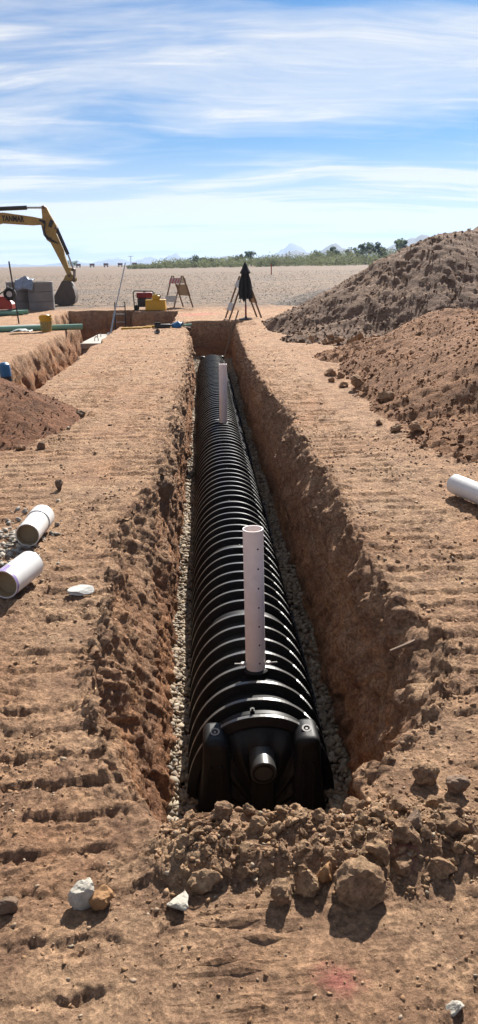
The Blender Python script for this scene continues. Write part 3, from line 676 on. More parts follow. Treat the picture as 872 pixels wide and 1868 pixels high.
for (x, y, s) in sorted(((2.0, 15.9, .13), (2.25, 15.6, .16), (2.5, 15.55, .18), (2.75, 15.4, .2), (2.9, 15.7, .15), (3.2, 15.5, .22), (2.4, 16.0, .14), (1.85, 16.5, .12), (3.45, 15.3, .14), (3.0, 15.2, .13)), key=lambda q: q[0]/q[1]):
    z = max(hit(terr, x, y) or 0, on_heap(HB, x, y)); o = link('dirt_clod', MID[k % 10], M['clod'], loc=(x, y, z+s*.3), rot=(random.random(), random.random(), random.random()*6)); o.scale = (s*.7, s*.6, s*.5); k += 1
    tag(o, ORD[k-13] + ' clod from the left in front of the huge grey brown heap', 'clod', 'clods at the foot of the huge heap')

# ------------------------------------------------------------------ infiltration chamber in the trench
ARCH_W, ARCH_H, CH0, SEC, NSEC = .335, .455, 3.36, 1.22, 13
CHZ = FLOOR + .02
def arch(t, w, h, n=2.25):
    c, s = math.cos(t), math.sin(t); return (math.copysign(abs(c)**(2/n), c)*w, abs(s)**(2/n)*h)
def arch_strip(prof, ts, louver=False):
    """prof: list of (y, radial offset); arch swept over ts"""
    V, F = [], []
    for a, t in enumerate(ts):
        x, z = arch(t, ARCH_W, ARCH_H); nx, nz = math.cos(t), math.sin(t)
        cut = louver and R(36) < t < R(54) and a % 2 == 0
        for (yy, off) in prof:
            o = off - (.004 if cut and off > .03 else 0); V.append((x + nx*o, yy, z + nz*o))
    n = len(prof)
    F = [(a*n+b, a*n+b+1, (a+1)*n+b+1, (a+1)*n+b) for a in range(len(ts)-1) for b in range(n-1)]
    return V, F
chamber = thing('drainage_chamber', 'long ribbed black plastic drainage chamber lying in the trench', 'drainage chamber', (-.012, CH0, CHZ))
ts_rib = sorted(set([R(a) for a in np.linspace(0, 180, 57)] + [R(a) for a in np.linspace(36, 54, 21)]))
V, F = arch_strip([(-.024, -.002), (-.015, .040), (-.011, .045), (.011, .045), (.015, .040), (.024, -.002)], ts_rib, True)
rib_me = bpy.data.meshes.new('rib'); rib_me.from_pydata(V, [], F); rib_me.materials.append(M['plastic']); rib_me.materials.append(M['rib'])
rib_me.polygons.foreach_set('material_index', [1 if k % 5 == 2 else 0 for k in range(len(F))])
V, F = arch_strip([(.0, .012), (.02, .012), (.025, .002), (SEC-.06, .002), (SEC-.055, .014), (SEC-.03, .014), (SEC-.001, .014)], [R(a) for a in np.linspace(0, 180, 61)])
sec_me = bpy.data.meshes.new('chamber_section'); sec_me.from_pydata(V, [], F); sec_me.materials.append(M['plastic'])
sec_me.polygons.foreach_set('use_smooth', [True]*len(F))
fl_mes = []
for sx in (-1, 1):
    fl = G().box((sx*.408, SEC/2, .012), (.008, SEC-.01, .030)); fl.box((sx*.364, SEC/2, .003), (.088, SEC-.012, .006))
    for i in range(22): fl.box((sx*.382, (i+.5)*SEC/22, .016), (.050, .010, .022))
    fl_o = fl.build('foot_flange', M['plastic']); fl_mes.append(fl_o.data); bpy.data.objects.remove(fl_o)
screw = G().lathe([(.007, 0), (.007, .004), (.004, .008)], n=10); sc_o = screw.build('screw', M['steel']); sc_me = sc_o.data; bpy.data.objects.remove(sc_o)
for s in range(NSEC):
    so = link('chamber_section', sec_me, parent=chamber, loc=(0, s*SEC, 0))
    for q in fl_mes: link('foot_flange', q, parent=so)
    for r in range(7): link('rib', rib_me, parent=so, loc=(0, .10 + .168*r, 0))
    if s: link('screw', sc_me, parent=so, loc=(.02*((s % 3)-1), .012, ARCH_H+.011))
def end_cap(yloc, rz):
    e = link('end_cap', None, parent=chamber, loc=(0, yloc, 0), rot=(0, 0, rz))
    g = G(); rows = [(.0, 1.02), (.03, 1.02), (.032, 1.0), (-.035, .985), (-.09, .94), (-.14, .86), (-.165, .74), (-.172, .5), (-.172, .02)]
    ts = [R(a) for a in np.linspace(0, 180, 49)]; V = []
    for (yy, sc) in rows:
        for a, t in enumerate(ts):
            x, z = arch(t, (ARCH_W+.008)*sc, (ARCH_H+.012)*(sc if sc > .7 else sc)); flute = 0
            if .4 < sc < .96: flute = .012*math.cos(t*18)
            V.append((x, yy + flute, z))
    n = len(ts); F = [(i*n+a, i*n+a+1, (i+1)*n+a+1, (i+1)*n+a) for i in range(len(rows)-1) for a in range(n-1)]
    g.add(V, F, True); g.build('cap_shell', M['plastic'], e)
    for sx in (-1, 1):
        # upright lock column: square outside, rounded shoulder inside, flared foot
        cx, top = sx*.226, .450
        side = [(.140, 0), (.160, .36)] + [(.160+.062*(1-math.cos(R(a))), .385+.065*math.sin(R(a))) for a in range(0, 91, 15)] + [(.284, top), (.290, .30), (.325, 0)]
        poly = [(sx*a, b_) for a, b_ in side]; G().prism(poly, -.20, .0).build('lock_column', M['plastic'], e, bevel=.034)
        ld = G().hollow((cx, -.11, top-.004), (cx, -.113, top+.007), .024, .015, 20); ld.tube([(cx, -.11, top-.004), (cx, -.112, top+.004)], .007, 10); ld.build('lock_disc', M['steel_dull'], e)
        fn = G()
        for q in (-.5, .5): fn.box((cx+q*.05, -.203, .17), (.010, .03, .30))
        fn.build('column_fin', M['plastic'], e)
    st = G().tube([(0, -.08, .335), (0, -.265, .315)], .064, 28, True); st.build('inlet_stub', M['stub'], e, bevel=.004)
    rim = G().hollow((0, -.265, .315), (0, -.270, .3145), .052, .044, 24); rim.build('stub_rim', M['plastic'], e)
    cr_ = G().box((0, -.17, .14), (.118, .10, .27), taper=.95); cr_.build('stub_pedestal', M['plastic'], e, bevel=.012)
    for q in (-.03, .03): G().box((q, -.222, .12), (.012, .012, .2)).build('pedestal_fin', M['plastic'], e)
    for sx in (-1, 1): G().bar((sx*.10, -.165, .02), (sx*.15, -.155, .33), .012, .02).build('face_fin', M['plastic'], e)
    cl = G().box((-.035, -.012, ARCH_H+.028), (.022, .03, .05)); cl.box((-.035, -.022, ARCH_H+.058), (.012, .014, .02)); cl.build('latch', M['plastic'], e)
    return e
end_cap(0, 0); end_cap(NSEC*SEC, math.pi)
# first crest sits on the cap's collar
link('rib', rib_me, parent=chamber, loc=(0, -.055, 0))

# ------------------------------------------------------------------ vent pipes standing on the chamber
def vent(x, y, label, n_holes, tilt):
    base = CHZ + ARCH_H + .040; t = thing('vent_pipe', label, 'pipe', (x, y, base), tilt)
    L_ = .815
    G().hollow((0, 0, -.01), (0, 0, L_), .0545, .049, 32).build('pipe_wall', M['pvc_vent'], t)
    for i in range(n_holes):
        z = .045 + i*.112; a = R(-68); c = Vector((math.cos(a), math.sin(a), 0))
        G().tube([c*.050 + Vector((0, 0, z)), c*.0552 + Vector((0, 0, z))], .0052, 10).build('drain_hole_shade', M['dark'], t)  # solid dark discs on the wall; shade inside the holes put into their colour
    for s in (-1, 1):
        sc_ = G().tube([(s*.054, -.02, .030), (s*.118, -.032, .040)], .0045, 8); sc_.lathe([(.013, -.008), (.013, .008)], (s*.070, -.022, .032), 8); sc_.build('fixing_screw', M['white_paint'], t)
    G().lathe([(.072, -.046), (.072, -.012), (.060, -.004)], n=28).build('foot_collar', M['plastic'], t)
    return t
vent(0.0, 3.80, 'pale drilled vent pipe standing on the near end of the chamber', 7, (0, R(-.4), 0))
vent(0.02, 10.75, 'pale vent pipe standing on the chamber farther down the trench', 0, (R(2), R(.8), 0))

# ------------------------------------------------------------------ loose pipes on the banks
def pipe_on_ground(name, label, x, y, rz, L_, r, bell=True, purple=False, lift=0):
    z = max(hit(terr, x + s_*math.cos(rz)*L_/2, y + s_*math.sin(rz)*L_/2) or 0 for s_ in (-1, 0, 1))
    t = thing(name, label, 'pipe', (x, y, z + lift), (0, 0, rz))
    G().hollow((-L_/2, 0, r), (L_/2, 0, r), r, r*.93, 32).build('pipe_wall', M['pvc'], t)
    G().hollow((-L_/2+.002, 0, r), (L_/2-.002, 0, r), r*.9299, r*.90, 32).build('inner_wall', M['pvc_inner'], t)
    G().tube([(-L_/2+.05, 0, r), (-L_/2+.06, 0, r)], r*.915, 28).build('inner_disc', M['pvc_inner'], t)  # tan disc across the bore, a little inside one end
    if bell: G().hollow((L_/2-.115, 0, r), (L_/2+.002, 0, r), r*1.09, r*.95, 32).build('bell', M['pvc'], t)
    if purple:
        G().hollow((-L_/2-.0005, 0, r), (-L_/2+.018, 0, r), r*1.004, r*.995, 32).build('primer_band', M['purple'], t)
        bb = G(); 
        for q in range(9):
            a = R(20+q*14); bb.v += [(-L_/2+.015, r*1.004*math.cos(a), r+r*1.004*math.sin(a)), (-L_/2+.085+.012*math.sin(q*2.1), r*1.004*math.cos(a), r+r*1.004*math.sin(a))]
        bb.f += [[2*q, 2*q+1, 2*q+3, 2*q+2] for q in range(8)]; bb.sm += [True]*8
        bb.build('primer_smear', M['purple'], t)
    return t
pipe_on_ground('pvc_pipe', 'short white plastic pipe with a wider bell end, lying left of the trench', -1.305, 4.53, R(87), .36, .071, True, lift=.012)
pipe_on_ground('pvc_pipe', 'short white plastic pipe with purple primer at its open end', -1.235, 3.74, R(74), .28, .075, False, True, lift=.010)
pipe_on_ground('pvc_pipe', 'white plastic pipe with bell end lying on the right bank', 1.60, 4.94, R(-72), .50, .070, True, lift=.012)
st = G().tube([(0, 0, 0), (.1, .05, .008), (.17, .10, .014)], [.007, .009, .005], 7)
o = st.build('wood_splinter', M['wood'], loc=(.55, 3.02, (hit(terr, .64, 3.06) or 0)+.02)); tag(o, 'short wood splinter sticking out of the right trench wall', 'stick')
# strewn twig in the trench end
pole = G().tube([(.0, 0, 0), (.55, 1.9, 1.28)], .022, 8); o = pole.build('wooden_pole', M['wood'], loc=(.28, 21.2, -1.02)); tag(o, 'thin wooden pole leaning out of the far end of the trench', 'pole')

# ------------------------------------------------------------------ left diggings: tank, ladder, rods, pipes, bucket
def gz(x, y, d=0.): z = hit(terr, x, y); return z if z is not None else d
tank = thing('concrete_tank', 'pale concrete tank with a flat lid sunk in the pit', 'tank', (-2.95, 23.9, -1.72), (0, 0, R(-3)))
G().box((0, 0, .52), (1.35, 2.9, 1.04)).build('tank_wall', M['concrete_pale'], tank, bevel=.02)
G().box((0, 0, 1.125), (1.45, 3.0, .16)).build('lid', M['concrete_pale'], tank, bevel=.02)
for q in ((-.35, -.8), (-.5, .5), (.2, -.2)):
    G().tube([(q[0]-.05, q[1], 1.2), (q[0]-.05, q[1], 1.29), (q[0], q[1], 1.34), (q[0]+.05, q[1], 1.29), (q[0]+.05, q[1], 1.2)], .012, 6).build('lifting_hook', M['black_metal'], tank)
# low fallen soil on the tank lid
lad = thing('ladder', 'dark aluminium ladder leaning against the back wall of the pit', 'ladder', (-3.22, 28.75, -1.7), (R(-14), 0, 0))
for s in (-1, 1): G().box((s*.185, 0, 1.02), (.035, .07, 2.06)).build('rail', M['black_metal'], lad)
for i in range(7): G().tube([(-.17, 0, .22+i*.28), (.17, 0, .22+i*.28)], .02, 8).build('rung', M['alu'], lad)
rod = thing('grade_rod', 'tall thin grey grade rod leaning up out of the pit', 'rod', (-3.17, 25.3, -.50))
G().tube([(0, 0, 0), (.12, .45, .64)], .030, 8).build('lower_section', M['alu'], rod); G().tube([(.12, .45, .64), (.44, 1.75, 2.15)], .018, 8).build('upper_section', M['alu'], rod)
G().box((0, 0, .01), (.22, .12, .03)).build('foot', M['alu'], rod)
gp = thing('sewer_pipe', 'long pale green sewer pipe reaching over the left trench', 'pipe', (-3.38, 20.9, gz(-4.6, 20.3)+.06), (0, 0, R(10)))
G().hollow((0, 0, 0), (-3.9, 0, 0), .075, .069, 20).build('pipe_wall', M['pipe_green'], gp); G().hollow((-3.0, 0, 0), (-3.2, 0, 0), .082, .07, 20).build('bell', M['pipe_green'], gp)
gp = thing('sewer_pipe', 'white plastic pipe lying behind the long green pipe', 'pipe', (-4.3, 21.35, gz(-4.9, 21.2)+.055), (0, 0, R(16)))
G().hollow((0, 0, 0), (-1.7, 0, 0), .06, .055, 18).build('pipe_wall', M['pvc'], gp)
gp = thing('red_board', 'thin red board lying beside the pale green pipe', 'board', (-4.2, 21.75, gz(-4.4, 21.6)+.03), (0, 0, R(12)))
G().box((0, 0, 0), (.9, .09, .04)).build('board', M['red_paint'], gp)
fm = G(); 
V = []
for i in range(9):
    for j in range(7): V.append((i*.06-.24, j*.07-.2, .03+.07*abs(perlin(np.array([i*.7]), np.array([j*.7]), np.array([2.5]))[0])+.05*(1-abs(i-4)/4)))
fm.add(V, [(i*7+j, (i+1)*7+j, (i+1)*7+j+1, i*7+j+1) for i in range(8) for j in range(6)]); o = fm.build('plastic_film', M['clear'], loc=(-4.75, 19.85, gz(-4.75, 19.85)))
tag(o, 'crumpled clear plastic film in front of the green pipe', 'plastic film'); mo = o.modifiers.new('thick', 'SOLIDIFY'); mo.thickness = .004
bk = thing('bucket', 'yellow plastic bucket with a printed label by the green pipe', 'bucket', (-4.22, 20.35, gz(-4.22, 20.35)))
G().lathe([(.125, 0), (.155, .37), (.163, .37), (.163, .40), (.148, .40), (.118, .01)], n=28).build('shell', M['yellow_plastic'], bk)
G().lathe([(.1285, .03), (.1545, .25)], n=28, caps=False).build('label_wrap', M['label'], bk); G().lathe([(.160, .30), (.164, .30), (.168, .345), (.164, .35)], n=28).build('rim_ring', M['yellow_plastic'], bk)
G().tube([(.16*math.cos(R(a)), .16*math.sin(R(a))*.9, .33-.10*math.sin(R(a))) for a in range(180, 361, 15)], .004, 6).build('handle', M['steel'], bk)
bp_ = thing('capped_pipe', 'black pipe stub with a blue top standing in the left trench', 'pipe', (-3.10, 11.5, -.76), (0, R(-3), 0))
G().lathe([(.078, 0), (.078, .83)], n=24).build('pipe_wall', M['black_metal'], bp_); G().lathe([(.081, .83), (.083, .93), (.075, 1.0), (.04, 1.03)], n=24).build('blue_cap', M['blue'], bp_)
rp = thing('steel_rod', 'thin black steel rod standing upright in front of the concrete rings', 'rod', (-5.62, 23.5, gz(-5.62, 23.5)-.05), (0, R(-3.5), 0))
G().tube([(0, 0, 0), (0, 0, 1.80)], .022, 8).build('shaft', M['black_metal'], rp); G().tube([(0, 0, .75), (0, 0, .82)], .034, 8).build('clamp', M['black_metal'], rp)
# tools laid out on the strip between pit and trench
for i, (x, y, rz, L_) in enumerate(((-2.08, 20.7, .05, .55), (-1.78, 20.95, -.12, .40), (-1.52, 21.1, .1, .42))):
    o = G().box((0, 0, .025), (L_, .09, .05)).build('spirit_level', M['yellow_plastic'], loc=(x, y, gz(x, y)), rot=(0, 0, rz), bevel=.006)
    tag(o, ('long yellow spirit level nearest the ladder', 'middle one of three yellow levels by the pit edge', 'rightmost of three yellow levels by the pit edge')[i], 'level', 'yellow levels by the pit edge')
t = thing('power_tool', 'black power tool lying beside the blue jug', 'tool', (-1.28, 20.75, gz(-1.28, 20.75)), (0, 0, .15))
G().box((0, 0, .05), (.42, .12, .1)).build('motor_body', M['black_metal'], t, bevel=.02); G().tube([(.2, 0, .06), (.42, 0, .05)], .03, 10).build('nose', M['steel'], t); G().box((-.12, 0, .12), (.16, .05, .05)).build('grip', M['rubber'], t, bevel=.01)
t = thing('jug', 'blue plastic jug beside the black power tool', 'jug', (-1.0, 20.7, gz(-1.0, 20.7)), (0, R(70), .4))
G().lathe([(.09, 0), (.11, .02), (.11, .18), (.05, .24), (.035, .28)], n=20).build('shell', M['blue'], t); G().lathe([(.04, .28), (.04, .31)], n=14).build('lid', M['white_paint'], t)
o = G().box((0, 0, .02), (.62, .10, .04)).build('green_board', M['pipe_green'], loc=(-.82, 21.15, gz(-.82, 21.15)), rot=(0, R(-4), .12)); tag(o, 'narrow greenish board at the trench corner behind the blue jug', 'board')
hero('stone', 'reddish stone on the strip beside the green board', 'stone', -.62, 20.6, (.12, .1, .08), 'dark_stone', 130, 3, .2, 5)
t = thing('plastic_cup', 'white plastic cup lying on the strip of ground before the tools', 'cup', (-1.33, 18.85, gz(-1.33, 18.85)+.05), (R(80), 0, .5))
G().lathe([(.045, -.06), (.06, .07), (.062, .07), (.056, .07), (.042, -.05)], n=18).build('shell', M['white_paint'], t)
# generator and yellow pump by the pit
t = thing('generator', 'dark red portable generator in a black tube frame', 'generator', (-2.32, 29.35, gz(-2.32, 29.35)), (0, 0, .1))
fr = G()
for s in (-1, 1):
    fr.tube([(-.38, s*.24, 0), (-.40, s*.24, .62), (-.34, s*.24, .68), (.30, s*.24, .66), (.36, s*.24, .58), (.36, s*.24, .0)], .018, 8)
for x_, z_ in ((-.40, .5), (.34, .60), (-.38, .05), (.36, .05)): fr.tube([(x_, -.24, z_), (x_, .24, z_)], .016, 8)
fr.build('frame', M['black_metal'], t)
G().box((.0, 0, .52), (.58, .40, .20)).build('fuel_tank', M['engine_red'], t, bevel=.05); G().box((-.08, 0, .26), (.36, .36, .30)).build('engine', M['black_metal'], t, bevel=.03)
G().tube([(.10, 0, .26), (.32, 0, .26)], .15, 18).build('alternator', M['black_metal'], t, bevel=.01); G().lathe([(.04, .62), (.04, .645)], (0, 0, 0), 14).build('fuel_cap', M['black_metal'], t)
for s in (-1, 1): G().tube([(-.30, s*.27, .08), (-.30, s*.30, .08)], .09, 16).build('wheel', M['rubber'], t)
t = thing('tool_box', 'yellow tool box with a rounded yellow pump on its lid', 'tool box', (-1.88, 28.75, gz(-1.88, 28.75)), (0, 0, -.05))
G().box((0, 0, .17), (.74, .42, .34), taper=.94).build('box_shell', M['yellow_plastic'], t, bevel=.025); G().box((0, 0, .355), (.72, .40, .03)).build('lid_rim', M['yellow_plastic'], t, bevel=.01)
pu = G().lathe([(.13, .37), (.15, .42), (.14, .50), (.08, .56), (.03, .57)], (.02, 0, 0), 20); pu.build('pump_dome', M['yellow_plastic'], t); G().tube([(.12, -.08, .40), (.2, -.1, .48), (.16, -.1, .55), (.06, -.1, .56)], .018, 8).build('pump_handle', M['black_metal'], t)
# A-frame barricades
def barricade(label, loc, rz, stripes, h=1.18, w=.62, spread=.46):
    t = thing('barricade', label, 'barricade', loc, (0, 0, rz), 'folding barricades round the diggings')
    for s in (-1, 1):
        for q in (-1, 1): G().bar((q*w/2, s*spread, 0), (q*w/2, s*.03, h), .045, .03, (1, 0, 0)).build('leg', M['wood'], t)
        def board(z0, z1, mat, nm):
            y_ = lambda z: s*(spread + (.03-spread)*z/h) + s*.024
            P_ = [(-w/2-.03, y_(z0), z0), (w/2+.03, y_(z0), z0), (w/2+.03, y_(z1), z1), (-w/2-.03, y_(z1), z1)]; o_ = s*.018
            g_ = G().add(P_ + [(p[0], p[1]+o_, p[2]) for p in P_], [(0,1,2,3),(7,6,5,4),(0,4,5,1),(1,5,6,2),(2,6,7,3),(3,7,4,0)]); return g_.build(nm, M[mat], t), y_
        bo, y_ = board(.90, 1.10, 'white_paint', 'top_board')
        if stripes:
            for i in range(4):
                x0 = -w/2 - .02 + i*.17; z0, z1 = .905, 1.095; e = s*.0205
                P_ = [(x0, y_(z0)+e, z0), (x0+.085, y_(z0)+e, z0), (x0+.145, y_(z1)+e, z1), (x0+.06, y_(z1)+e, z1)]
                P2 = [(p[0], p[1]-s*.001, p[2]) for p in P_]
                G().add(P_+P2, [(0,1,2,3),(7,6,5,4),(0,4,5,1),(1,5,6,2),(2,6,7,3),(3,7,4,0)]).build('stripe', M['orange_red'], bo)
        if s > 0: board(.44, .86, 'board_back', 'back_panel')
        else: board(.24, .46, 'white_paint', 'low_board')
    return t
barricade('red and white striped folding barricade beside the yellow tool box', (-1.12, 30.6, gz(-1.12, 30.6)), R(-52), True)
barricade('folding barricade with plain white boards behind the black umbrella', (1.02, 23.95, gz(1.02, 23.95)), R(-78), False, 1.22, .5, .50)
um = thing('umbrella', 'closed black umbrella standing at the far end of the trench', 'umbrella', (1.06, 23.3, gz(1.06, 23.3)))
G().tube([(0, 0, 0), (0, 0, 1.62)], .02, 10).build('pole', M['black_metal'], um); G().tube([(0, 0, .1), (0, 0, .42)], .028, 10).build('red_sleeve', M['red_paint'], um)
fold = lambda k, n, z: 1 + .22*math.cos(k*8*2*math.pi/n)*(0.35 if z > 1.3 else 1) + .06*math.sin(k*3*2*math.pi/n + z*4)
G().lathe([(.175, .60), (.165, .66), (.165, .9), (.14, 1.1), (.10, 1.25), (.095, 1.33)], n=48, fold=fold).build('canopy', M['fabric'], um)
G().lathe([(.135, 1.30), (.145, 1.335), (.10, 1.42), (.05, 1.54), (.012, 1.62)], n=48, fold=lambda k, n, z: 1 + .08*math.cos(k*8*2*math.pi/n)).build('vent_cap', M['fabric'], um)
for a in range(5): G().prism([(-.05, .63), (.05, .63), (.02, .50)], -.004, .004).build('canopy_tip', M['fabric'], um, loc=(.15*math.cos(a*1.26+.4), .15*math.sin(a*1.26+.4), 0), rot=(0, 0, a*1.26+.4+1.57))
G().lathe([(.2, 0), (.2, .03), (.04, .06), (.03, .1)], n=20).build('base', M['black_metal'], um)
# concrete rings
def rings(label, x, y, r, n, h, group):
    t = thing('concrete_rings', label, 'concrete rings', (x, y, -.02), group=group)
    for i in range(n):
        G().lathe([(r, 0), (r*1.003, .01), (r, h-.012), (r-.02, h), (r-.08, h), (r-.08, 0)], (0, 0, i*(h+.006)), 40).build('ring', M['concrete'], t)
    return t
rings('nearer stack of grey concrete manhole rings left of the excavator bucket', -6.25, 30.3, .47, 3, .352, 'concrete rings')
rings('grey concrete ring stack behind the red cart, partly hidden', -7.15, 30.9, .50, 3, .352, 'concrete rings')
tp = G(); V = []
for i in range(14):
    for j in range(10):
        V.append((i*.05-.33, j*.06-.3, 1.10 + .12*abs(perlin(np.array([i*.45]), np.array([j*.5]), np.array([6.5]))[0]) + .1*math.exp(-((i-6.5)/4)**2)*(.5+.5*random.random()) - (.38*max(0, 3-j)/3 if j < 3 else 0)))
tp.add(V, [(i*10+j, (i+1)*10+j, (i+1)*10+j+1, i*10+j+1) for i in range(13) for j in range(9)]); o = tp.build('tarpaulin', M['blue_white'], loc=(-6.75, 30.05, 0)); tag(o, 'crumpled blue and white tarpaulin on top of the concrete rings', 'tarpaulin')
mo = o.modifiers.new('thick', 'SOLIDIFY'); mo.thickness = .01
# red cart on green pipes
t = thing('red_cart', 'red steel cart with a black wheel at the left edge', 'cart', (-7.05, 27.9, .14))
G().prism([(-1.3, .06), (.30, .06), (.32, .22), (.04, .48), (-.2, .50), (-.5, .40), (-1.3, .42)], -.28, .28).build('tray', M['red_paint'], t, bevel=.02)
G().box((-.32, -.284, .26), (.07, .012, .36), (0, R(12), 0)).build('stripe', M['white_paint'], t)
wh = link('wheel', None, parent=t, loc=(.22, -.05, .56)); G().tube([(0, -.07, 0), (0, .07, 0)], .215, 24).build('tyre', M['rubber'], wh, bevel=.03); G().tube([(0, -.078, 0), (0, .078, 0)], .10, 18).build('hub', M['alu'], wh)
G().tube([(-.9, -.2, .45), (-.55, -.2, .62), (-.2, -.2, .50), (.1, -.2, .68), (.22, -.2, .82)], .02, 8).build('hose', M['hose'], t)
for s in (-1, 1): G().tube([(-.8, s*.2, .42), (-.72, s*.2, .72), (-.82, s*.2, .86)], .018, 8).build('handle', M['black_metal'], t)
G().box((-.55, 0, .74), (.24, .22, .16)).build('engine_cover', M['black_metal'], t, bevel=.02)
for i in range(3):
    gp = thing('sewer_pipe', ('front', 'middle', 'rear')[i] + ' pale green pipe lying under the red cart', 'pipe', (-7.4, 27.62+i*.22, gz(-7.4, 27.7)+.08))
    G().hollow((-1.2, 0, 0), (.85+.12*i, 0, 0), .08, .073, 18).build('pipe_wall', M['pipe_green'], gp)

# ------------------------------------------------------------------ excavator: arm reaching in from the left
ex = thing('excavator', 'yellow excavator with its arm down and bucket resting on the ground', 'excavator', (0, 34.5, -.03))
YP = M['yellow_paint']
G().prism([(-6.70, 3.27), (-6.72, 3.50), (-7.1, 3.58), (-8.3, 3.76), (-9.2, 3.72), (-10.2, 3.25), (-11.5, 1.75), (-11.75, 1.35), (-11.45, 1.2), (-10.0, 2.55), (-9.1, 3.18), (-8.4, 3.34), (-7.2, 3.25)], -.16, .16).build('boom', YP, ex, bevel=.02)
stk = G().prism([(-6.73, 3.98), (-6.62, 4.02), (-6.50, 3.92), (-6.40, 3.66), (-6.15, 3.20), (-6.18, 3.02), (-6.22, 2.92), (-5.96, 2.24), (-5.93, 2.0), (-5.80, 1.54), (-5.72, 1.28), (-5.86, 1.14), (-5.97, 1.45), (-6.47, 2.55), (-6.62, 2.66), (-6.76, 3.05), (-6.80, 3.28), (-6.72, 3.55), (-6.72, 3.86)], -.13, .13)
stk = stk.build('stick', YP, ex, bevel=.015)
G().box((-6.38, -.138, 3.30), (.16, .01, .30), (0, R(25), 0)).build('warning_plate', M['black_metal'], stk)
G().tube([(-9.45, 0, 3.88), (-7.33, 0, 3.94)], .085, 16).build('arm_cylinder', M['black_metal'], ex); G().prism([(-9.75, 3.40), (-9.15, 3.60), (-9.30, 3.96), (-9.52, 3.98)], -.12, .12).build('cylinder_bracket', YP, ex, bevel=.01); G().tube([(-7.35, 0, 3.94), (-6.62, 0, 3.93)], .04, 12).build('arm_cylinder_rod', M['steel'], ex)
G().tube([(-6.20, 0, 3.14), (-5.80, 0, 2.08)], .075, 16).build('bucket_cylinder', M['black_metal'], ex); G().tube([(-5.81, 0, 2.10), (-5.63, 0, 1.50)], .035, 12).build('bucket_cylinder_rod', M['steel'], ex)
for s in (-1, 1):
    G().bar((-5.84, s*.16, 1.50), (-5.58, s*.16, 1.44), .05, .11).build('link_arm', YP, ex); G().bar((-5.58, s*.12, 1.48), (-5.62, s*.12, 1.02), .06, .10).build('bucket_link', M['bucket_steel'], ex)
for (a, b) in ((-6.62, 3.93), (-6.66, 3.36), (-6.19, 3.12), (-5.62, 1.47), (-5.80, 1.22), (-5.63, 1.02)): G().tube([(a, -.19, b), (a, .19, b)], .06, 14).build('pin', M['bucket_steel'], ex)
for k, off in enumerate((0, .05, .1)):
    G().tube([(-6.85, -.15-.02*k, 3.45), (-6.60, -.20-.02*k, 3.40-off), (-6.66, -.22, 3.10-off), (-6.62, -.21, 2.85-off), (-6.40, -.18, 2.66-off*.5), (-6.15, -.15, 2.52)], .022, 8).build('hose', M['hose'], ex)
G().tube([(-6.75, -.16, 3.2), (-6.70, -.19, 2.85), (-6.55, -.18, 2.68), (-6.4, -.14, 2.75)], .02, 8).build('hose', M['hose'], ex)
bkt = link('digging_bucket', None, parent=ex)
bw = .36; outer = [(-6.62, .16), (-6.30, .03), (-6.02, -.01), (-5.78, .02), (-5.62, .14), (-5.56, .34), (-5.60, .62), (-5.70, .88), (-5.80, 1.02), (-6.08, 1.02)]
g = G(); n = len(outer)
inner = [(-6.58, .19), (-6.29, .065), (-6.02, .03), (-5.80, .06), (-5.66, .16), (-5.60, .34), (-5.635, .61), (-5.735, .86), (-5.82, .985), (-6.06, .985)]
for y0, y1 in ((-bw, bw),):
    P_ = [(p[0], y, p[1]) for y in (y0, y1) for p in outer] + [(p[0], y, p[1]) for y in (y0, y1) for p in inner]
    F_ = [(i, i+1, n+i+1, n+i) for i in range(n-1)] + [(2*n+i, 3*n+i, 3*n+i+1, 2*n+i+1) for i in range(n-1)]
    F_ += [(0, n, 3*n, 2*n), (n-1, 3*n-1, 4*n-1, 2*n-1)]
    g.add(P_, F_)
g.build('bucket_shell', M['bucket_steel'], bkt)
for s in (-1, 1): G().prism(outer, s*bw, s*(bw+.025)).build('side_plate', M['bucket_steel'], bkt)
for q in (-.3, -.1, .1, .3): G().bar((-6.56, q, .18), (-6.76, q, .20), .07, .05).build('tooth', M['bucket_steel'], bkt)
for s in (-1, 1): G().prism([(-6.1, 1.0), (-5.55, .98), (-5.52, 1.12), (-5.75, 1.30), (-5.95, 1.25)], s*.11, s*.14).build('ear', M['yellow_paint'], bkt)
tx = bpy.data.curves.new('lettering', 'FONT'); tx.body = 'YANMAR'; tx.size = .30; tx.extrude = .004; tx.align_x = 'LEFT'; tx.offset = .012; tx.space_character = 1.02
to = bpy.data.objects.new('lettering', tx); C.objects.link(to); bpy.context.view_layer.update()
tm = bpy.data.meshes.new_from_object(to.evaluated_get(bpy.context.evaluated_depsgraph_get())); bpy.data.objects.remove(to)
vx = np.empty(len(tm.vertices)*3); tm.vertices.foreach_get('co', vx); vx = vx.reshape(-1, 3); wtx = vx[:, 0].max()-vx[:, 0].min()
lo = link('lettering', tm, M['text'], ex, (-8.37, -.168, 3.44), (R(90), R(3.5), 0)); lo.scale = (.93/wtx, 1.0, 1)
